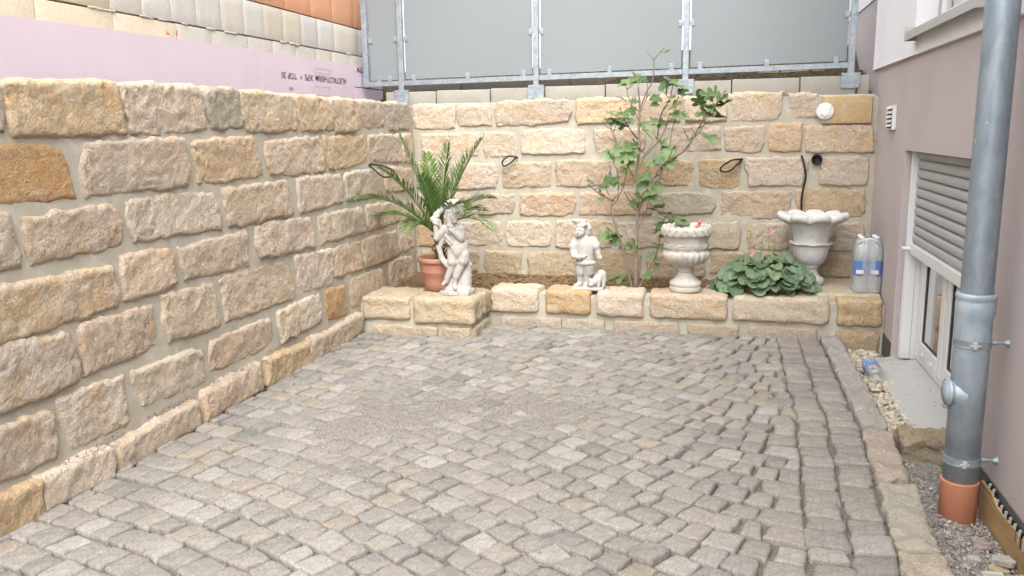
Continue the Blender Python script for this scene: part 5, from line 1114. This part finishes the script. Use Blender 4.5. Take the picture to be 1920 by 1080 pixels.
F = [(j * n_ + i, j * n_ + (i + 1) % n_, (j + 1) * n_ + (i + 1) % n_, (j + 1) * n_ + i) for j in range(4) for i in range(n_)]
raw('leaf_collar', V, F, 'urn_white', un, smooth=True)
p = MB(); p.lathe([(.09, .335), (.06, .340), (.001, .342)], tuple(u2), 24); p.build('soil', 'pot_soil', un)

# ---- pack of water bottles in film
bp = thing('bottle_pack', 'shrink-wrapped pack of clear water bottles with blue labels beside the house corner', 'bottles', (.932, 5.83, .27))
def bottle(c, par, H=.365, r=.0445, cap='white_plastic', name='bottle', lay=None):
    prof = [(r * .55, 0), (r * .92, .004), (r, .02), (r, H * .28), (r * .97, H * .30), (r * .97, H * .58), (r, H * .60), (r, H * .68), (r * .9, H * .76), (r * .62, H * .86), (r * .32, H * .93), (r * .30, H * .955)]
    L = [(r * 1.004, H * .305), (r * 1.004, H * .575)]; K = [(r * .36, H * .945), (r * .36, H), (.001, H)]
    def bld(pf, nm, mt, pa, cp=False):
        m_ = MB(); m_.lathe(pf, (0, 0, 0), 20, (lambda rr, z, a, i: (rr * (1 + (.02 * math.cos(a * 5) if z < .03 else .008 * math.cos(z * 160))), 0)) if nm == name else None)
        f_ = [q for q in m_.f if len(q) == 4] if not cp else m_.f
        V = np.array(m_.v); V = (V @ lay.T if lay is not None else V) + np.array(c); return raw(nm, V, f_, mt, pa, tuple(c), True)
    b = bld(prof, name, 'bottle_plastic', par, True); return b, bld(L, 'label_band', 'label_blue', b if par is None else b), bld(K, 'cap', cap, b, True)
for (x, y) in ((-.045, -.045), (.045, -.045), (-.045, .045), (.045, .045)):
    b, l_, c_ = bottle((.932 + x, 5.83 + y, .272), bp)
    m_ = MB()
    for (z0, z1, a0, a1, mt) in ((.125, .150, -2.3, -1.2, 'label_white'),):
        n_ = 8; V = [(.932 + x + .0452 * math.cos(t), 5.83 + y + .0452 * math.sin(t), .272 + z) for z in (z0, z1) for t in np.linspace(a0, a1, n_)]; raw('label_print', V, [(i, i + 1, n_ + i + 1, n_ + i) for i in range(n_ - 1)], mt, b, (.932 + x, 5.83 + y, .40), True)
    n_ = 8; V = [(.932 + x + .0452 * math.cos(t), 5.83 + y + .0452 * math.sin(t), .272 + z) for z in (.110, .117) for t in np.linspace(-2.4, -1.0, n_)]; raw('label_print', V, [(i, i + 1, n_ + i + 1, n_ + i) for i in range(n_ - 1)], 'label_red', b, (.932 + x, 5.83 + y, .38), True)
V, n_, lv = [], 64, [(0.0, 1.0), (.05, 1.01), (.12, .995), (.2, 1.0), (.26, .98), (.30, .9), (.338, .76), (.352, .60)]
for z, s_ in lv:
    for i in range(n_):
        a = 2 * math.pi * i / n_; c, s2_ = math.cos(a), math.sin(a); q_ = (abs(c) ** 4 + abs(s2_) ** 4) ** -.25
        rr = .090 * q_ * s_ + .004 * noise.noise(Vector((c * 4, s2_ * 4, z * 18))) + .002 * noise.noise(Vector((c * 16, s2_ * 16, z * 40)))
        V.append((.932 + rr * c, 5.83 + rr * s2_, .273 + z + .006 * noise.noise(Vector((c * 3, s2_ * 3, z * 9)))))
F = [(j * n_ + i, j * n_ + (i + 1) % n_, (j + 1) * n_ + (i + 1) % n_, (j + 1) * n_ + i) for j in range(len(lv) - 1) for i in range(n_)]
raw('film', V, F, 'wrap_film', bp, smooth=True)
m_ = MB(); m_.tube([(.862, 5.77, .585), (.885, 5.745, .615), (.930, 5.735, .628), (.968, 5.745, .612), (.985, 5.77, .58)], [.004, .006, .007, .006, .004], 8); m_.build('handle', 'label_white', bp, smooth=True)
# single bottle lying on the pebbles
d_ = Vector((.05, -.98, -.06)).normalized(); e_ = d_.orthogonal().normalized(); g_ = d_.cross(e_)
lay = np.array([[e_[i], g_[i], -d_[i]] for i in range(3)])
b, l_, c_ = bottle((.862, 4.80, -.025), None, .32, .044, lay=lay); tag(b, 'clear plastic bottle with blue label lying on the pebbles by the sill', 'bottle'); 
for z0, z1, mt in ((.112, .118, 'label_white'), (.142, .146, 'label_white'), (.160, .168, 'label_white')):
    n_ = 16; V = np.array([(.0446 * math.cos(t), .0446 * math.sin(t), z) for z in (z0, z1) for t in np.linspace(0, 2 * math.pi, n_)]) @ lay.T + np.array((.862, 4.80, -.025)); raw('label_print', V, [(i, i + 1, n_ + i + 1, n_ + i) for i in range(n_ - 1)], mt, b, (.862, 4.80, -.025), True)

# ------------------------------------------------------------------ palm in a pot
pc = np.array((-1.915, 5.52, .245))
pm = thing('potted_palm', 'green date palm in a ribbed terracotta pot in the left corner', 'palm', tuple(pc))
p = MB(); pr = [(.105, 0), (.112, .006), (.122, .06), (.131, .118), (.135, .122), (.133, .127), (.136, .131), (.140, .135), (.138, .140), (.148, .192), (.150, .200), (.160, .203), (.165, .212), (.165, .226), (.160, .236), (.148, .238), (.142, .230), (.138, .20), (.135, .19)]
p.lathe(pr, tuple(pc), 56); p.build('pot', 'terracotta', pm, smooth=True)
p = MB(); p.lathe([(.140, .200), (.08, .206), (.001, .208)], tuple(pc), 24, lambda r, z, a, i: (r, .004 * math.sin(a * 7))); p.build('potting_soil', 'pot_soil', pm, smooth=True)
tr = MB(); base = pc + np.array((0, 0, .2)); crown = np.array((-1.925, 5.52, .62))
V = []; n_ = 12
for j in range(15):
    t = j / 14; c = base + (crown - base) * t; r = .034 * (1 - .25 * t) * (1 + .12 * (j % 2))
    for i in range(n_): a = 2 * math.pi * (i + .5 * (j % 2)) / n_; V.append(c + np.array((math.cos(a), math.sin(a), 0)) * r)
raw('trunk', V, [(j * n_ + i, j * n_ + (i + 1) % n_, (j + 1) * n_ + (i + 1) % n_, (j + 1) * n_ + i) for j in range(14) for i in range(n_)], 'bark_dark', pm)
for i in range(14):
    a = i * 2.4; zz = .46 + .012 * i; s0 = Vector((pc[0] + .03 * math.cos(a), pc[1] + .03 * math.sin(a), zz)); tr.tube([s0, s0 + Vector((math.cos(a) * .03, math.sin(a) * .03, .03))], [.009, .004], 6)
tr.build('leaf_stub', 'bark_dark', pm)
def frond(tip, lift, n=34, wmax=.12):
    a = Vector(crown); b = Vector(tip); L = (b - a).length; mid = a.lerp(b, .5) + Vector((0, 0, lift * L)); rach = MB(); lf = MB()
    B = lambda t: a * (1 - t) ** 2 + mid * 2 * t * (1 - t) + b * t * t
    rach.tube([B(t) for t in np.linspace(0, 1, 12)], list(np.linspace(.0065, .0016, 12)), 6)
    side0 = None
    for i in range(n):
        t = .16 + .84 * i / (n - 1); p0 = B(t); d = (B(min(1, t + .02)) - B(t - .02)).normalized(); sd_ = d.cross(Vector((0, 0, 1)))
        sd_ = sd_.normalized() if sd_.length > .15 else Vector((1, 0, 0)); upv = sd_.cross(d).normalized()
        for s_ in (-1, 1):
            ln = wmax * (math.sin(math.pi * min(1, .18 + t * .80)) ** .7) * random.uniform(.85, 1.12) + .03
            dr = (d * random.uniform(.75, 1.0) + sd_ * s_ * random.uniform(.55, .8) + upv * random.uniform(.15, .42)).normalized()
            w = random.uniform(.0042, .0062); wd_ = dr.cross(upv).normalized() * w; q1 = p0 + dr * ln * .5; tp = p0 + dr * ln + Vector((0, 0, -.014 * random.random()))
            fold = upv * w * .6
            lf.add([p0 - wd_ * .4, p0 + wd_ * .4, q1 + wd_ + fold, q1 - fold * .2, q1 - wd_ + fold, tp], [(0, 1, 2, 3), (0, 3, 4), (3, 2, 5), (4, 3, 5)])
    rb_ = rach.build('frond', 'palm_leaf', pm, tuple(a), smooth=True); raw('leaflets', lf.v, lf.f, 'palm_leaf', rb_, tuple(a))
lifts = [.10, .16, .05, .30, .18, .34, .45, .42, .45, .05, .08, .34, .35, .12]
for t_, l_ in zip(PALM, lifts): frond(t_, l_)
for a in np.linspace(0, 4, 2): frond((crown[0] + .09 * math.cos(a), crown[1] + .09 * math.sin(a), crown[2] + random.uniform(.36, .5)), .05, 26, .09)

# ------------------------------------------------------------------ leaves
def leaf_mesh(name, outline, fold=.25, droop=.3):
    pts = outline[:-1]; mx = max(y for _, y in pts)
    def zz(x, y): return fold * abs(x) * .6 - droop * (y / mx) ** 2 * .35 + .03 * math.sin(9 * x + 7 * y)
    n_ = len(pts); cy_ = .38; V = [(0, cy_, zz(0, cy_))]
    for s_ in (.5, 1.0): V += [(x * s_, cy_ + (y - cy_) * s_, zz(x * s_, cy_ + (y - cy_) * s_)) for x, y in pts]
    F = [(0, 1 + i, 1 + (i + 1) % n_) for i in range(n_)] + [(1 + i, 1 + n_ + i, 1 + n_ + (i + 1) % n_, 1 + (i + 1) % n_) for i in range(n_)]
    me = bpy.data.meshes.new(name); me.from_pydata(V, [], F); me.polygons.foreach_set('use_smooth', [True] * len(me.polygons)); return me
def sym(r): return [(0, 0)] + r + [(0, 1.0)] + [(-x, y) for x, y in r[::-1]] + [(0, 0)]
fig_out = sym([(.10, -.06), (.24, -.02), (.36, .06), (.42, .16), (.36, .24), (.24, .28), (.36, .34), (.50, .46), (.52, .58), (.42, .64), (.28, .58), (.16, .52), (.18, .64), (.22, .78), (.18, .90), (.10, .97)])
fig_out2 = sym([(.12, -.05), (.30, .0), (.40, .12), (.36, .22), (.30, .30), (.42, .40), (.46, .54), (.36, .62), (.24, .60), (.24, .72), (.20, .86), (.10, .96)])
herb_out = sym([(.14, -.12), (.34, -.12), (.50, .02), (.56, .16), (.52, .26), (.58, .40), (.54, .56), (.42, .64), (.40, .76), (.28, .90), (.14, .98)])
figs = [leaf_mesh('fig_leaf', fig_out, .35, .5), leaf_mesh('fig_leaf', fig_out2, .25, .7), leaf_mesh('fig_leaf', fig_out, .6, .35)]
herbs = [leaf_mesh('herb_leaf', herb_out, .22, .45), leaf_mesh('herb_leaf', herb_out, .4, .25)]
for me in figs: me.materials.append(M['fig_leaf'])
for me in herbs: me.materials.append(M['herb_leaf'])
def put_leaf(me, par, base, yaxis, nrm, size, name='leaf'):
    y = Vector(yaxis).normalized(); z = Vector(nrm); z = (z - y * z.dot(y)).normalized(); x = y.cross(z)
    o = bpy.data.objects.new(name, me); COL.objects.link(o); o.parent = par
    mt = Matrix((x, y, z)).transposed().to_4x4() @ Matrix.Diagonal((size, size, size, 1)); mt.translation = Vector(base) - Vector(POS[par]); o.matrix_local = mt; return o

# ------------------------------------------------------------------ fig tree
ft = thing('fig_tree', 'young fig tree with bare grey stems and lobed leaves against the back wall', 'tree', (-.58, 5.9, .2))
def smooth_path(P):
    P = [Vector(q) for q in P]; out = []
    for i in range(len(P) - 1):
        p0, p1, p2, p3 = P[max(i - 1, 0)], P[i], P[i + 1], P[min(i + 2, len(P) - 1)]
        for s_ in range(5):
            t = s_ / 5; out.append(.5 * ((2 * p1) + (-p0 + p2) * t + (2 * p0 - 5 * p1 + 4 * p2 - p3) * t * t + (-p0 + 3 * p1 - 3 * p2 + p3) * t ** 3) + noise.noise_vector(p1 * 9 + Vector((t * 4, 0, 0))) * .003)
    out.append(P[-1]); return out
allpts = []
for i, (pts, r0, r1) in enumerate(FIG_BR):
    if i == 0: pts = [(pts[0][0], pts[0][1], .17)] + list(pts)
    path = smooth_path(pts); m_ = MB(); m_.tube(path, list(np.linspace(r0, r1, len(path)) * 1.15), 8)
    m_.build('trunk' if i == 0 else 'branch', 'bark' if r0 > .006 else 'bark_dark' if i % 3 == 0 else 'bark', ft, smooth=True); allpts += path
for i in range(62):
    b = random.choice(allpts[20:]); d = Vector((random.uniform(-1, 1), random.uniform(-.6, .3), random.uniform(.1, 1))).normalized(); L = random.uniform(.04, .11)
    m_ = MB(); m_.tube([b, b + d * L * .5 + Vector((0, 0, .006)), b + d * L + Vector((0, 0, .016))], [.003, .0024, .0016], 5); m_.build('twig', 'bark_dark', ft)
for _ in range(24):
    q_ = random.choice(allpts[45:]); FIG_LV.append(((q_.x + random.uniform(-.06, .06), q_.y - random.uniform(-.02, .06), q_.z + random.uniform(-.02, .07)), random.uniform(.045, .085)))
for (pos, s_) in FIG_LV:
    c = Vector(pos); near = min(allpts, key=lambda q: (q - c).length); dv = c - near
    if dv.length > .16: dv = dv.normalized() * .16
    hd = Vector((dv.x, dv.y - .25 * s_, dv.z * .4)) + Vector((random.uniform(-.5, .5), random.uniform(-.5, .1), random.uniform(-.35, .15))) * s_
    hd = hd.normalized(); size = s_ * random.uniform(.95, 1.2); base = c - hd * size * .5
    nr = Vector((random.uniform(-.5, .5), random.uniform(-1.0, -.2), random.uniform(.3, 1.0)))
    put_leaf(random.choice(figs), ft, base, hd, nr, size)
    m_ = MB(); m_.tube([near, near.lerp(base, .5) + Vector((0, 0, .006)), base], [.0018, .0015, .0013], 5); m_.build('petiole', 'seed_stem', ft)

# ------------------------------------------------------------------ leafy herb with pink flowers
hc = Vector((.30, 5.80, .205)); hb = thing('flowering_plant', 'low bushy plant with rounded green leaves and thin pink flower spikes', 'plant', tuple(hc))
cnt = 0; pt = MB()
for i in range(230):
    a = random.uniform(0, 2 * math.pi); rr = math.sqrt(random.random()); rx, ry, hz = .33, .22, .25
    x, y = rr * math.cos(a) * rx, rr * math.sin(a) * ry
    if hc.y + y > YB - .06: continue
    z = .035 + hz * max(0, 1 - rr ** 2) ** .7 * random.uniform(.45, 1.15) + (.02 if rr > .7 else 0)
    c = hc + Vector((x, y, z)); hd = Vector((math.cos(a), math.sin(a) - .35, -.15 - .35 * rr + random.uniform(-.2, .2))) + Vector((random.uniform(-.4, .4), random.uniform(-.4, .2), 0)); hd.normalize()
    size = random.uniform(.045, .095) * (1.1 if rr > .4 else .9); nr = Vector((math.cos(a) * .4 * rr, -.55 + math.sin(a) * .3, 1.0)) + Vector((random.uniform(-.6, .6), random.uniform(-.6, .5), 0))
    base = c - hd * size * .45; put_leaf(random.choice(herbs), hb, base, hd, nr, size)
    root = hc + Vector((x * .15, y * .15, .0)); pt.tube([root, root.lerp(base, .6) + Vector((0, 0, .03)), base], [.0028, .0024, .002], 5)
pt.build('stalks', 'seed_stem', hb)
for (x, y, top, lean) in ((.215, 5.80, .715, -.03), (.305, 5.76, .68, .0), (.255, 5.82, .60, .01), (.36, 5.78, .56, .03), (.18, 5.75, .53, -.03), (.33, 5.85, .62, .02)):
    a = Vector((x, y, .25)); b = Vector((x + lean, y - .02, top)); m_ = MB(); m_.tube([a, a.lerp(b, .5) + Vector((lean * .4, 0, 0)), b], [.0035, .003, .0016], 6)
    for i in range(16):
        t = random.uniform(.35, .98); q_ = a.lerp(b, t); d = Vector((random.uniform(-1, 1), random.uniform(-1, 1), .7)).normalized(); L = random.uniform(.010, .03); m_.tube([q_, q_ + d * L], [.0015, .0028], 5)
    m_.build('flower_spike', 'seed_stem', hb, (x, y, .25))
for (x, y, z) in ((.302, 5.745, .672), (.312, 5.74, .655), (.205, 5.77, .52), (.198, 5.765, .505)):
    m_ = MB()
    for j in range(5):
        a = j * 1.257; c = Vector((x, y, z)); m_.add([c, c + Vector((math.cos(a - .5) * .010, -.006, math.sin(a - .5) * .010)), c + Vector((math.cos(a) * .017, -.004, math.sin(a) * .017)), c + Vector((math.cos(a + .5) * .010, -.006, math.sin(a + .5) * .010))], [(0, 1, 2, 3)])
    m_.build('flower', 'pink_petal', hb, (x, y, z))
# stone lying in the bed between urn and plant
v, f = rbox((-.02, 5.93, .225), (.17, .10, .06), .025, (6, 4, 3), .02, 12, 9); ro = raw('field_stone', v, f, 'sandstone', None, (-.02, 5.93, .225), True, (*S(206, 184, 148), .1)); tag(ro, 'buff stone lying on the soil between the garland urn and the leafy plant', 'stone')
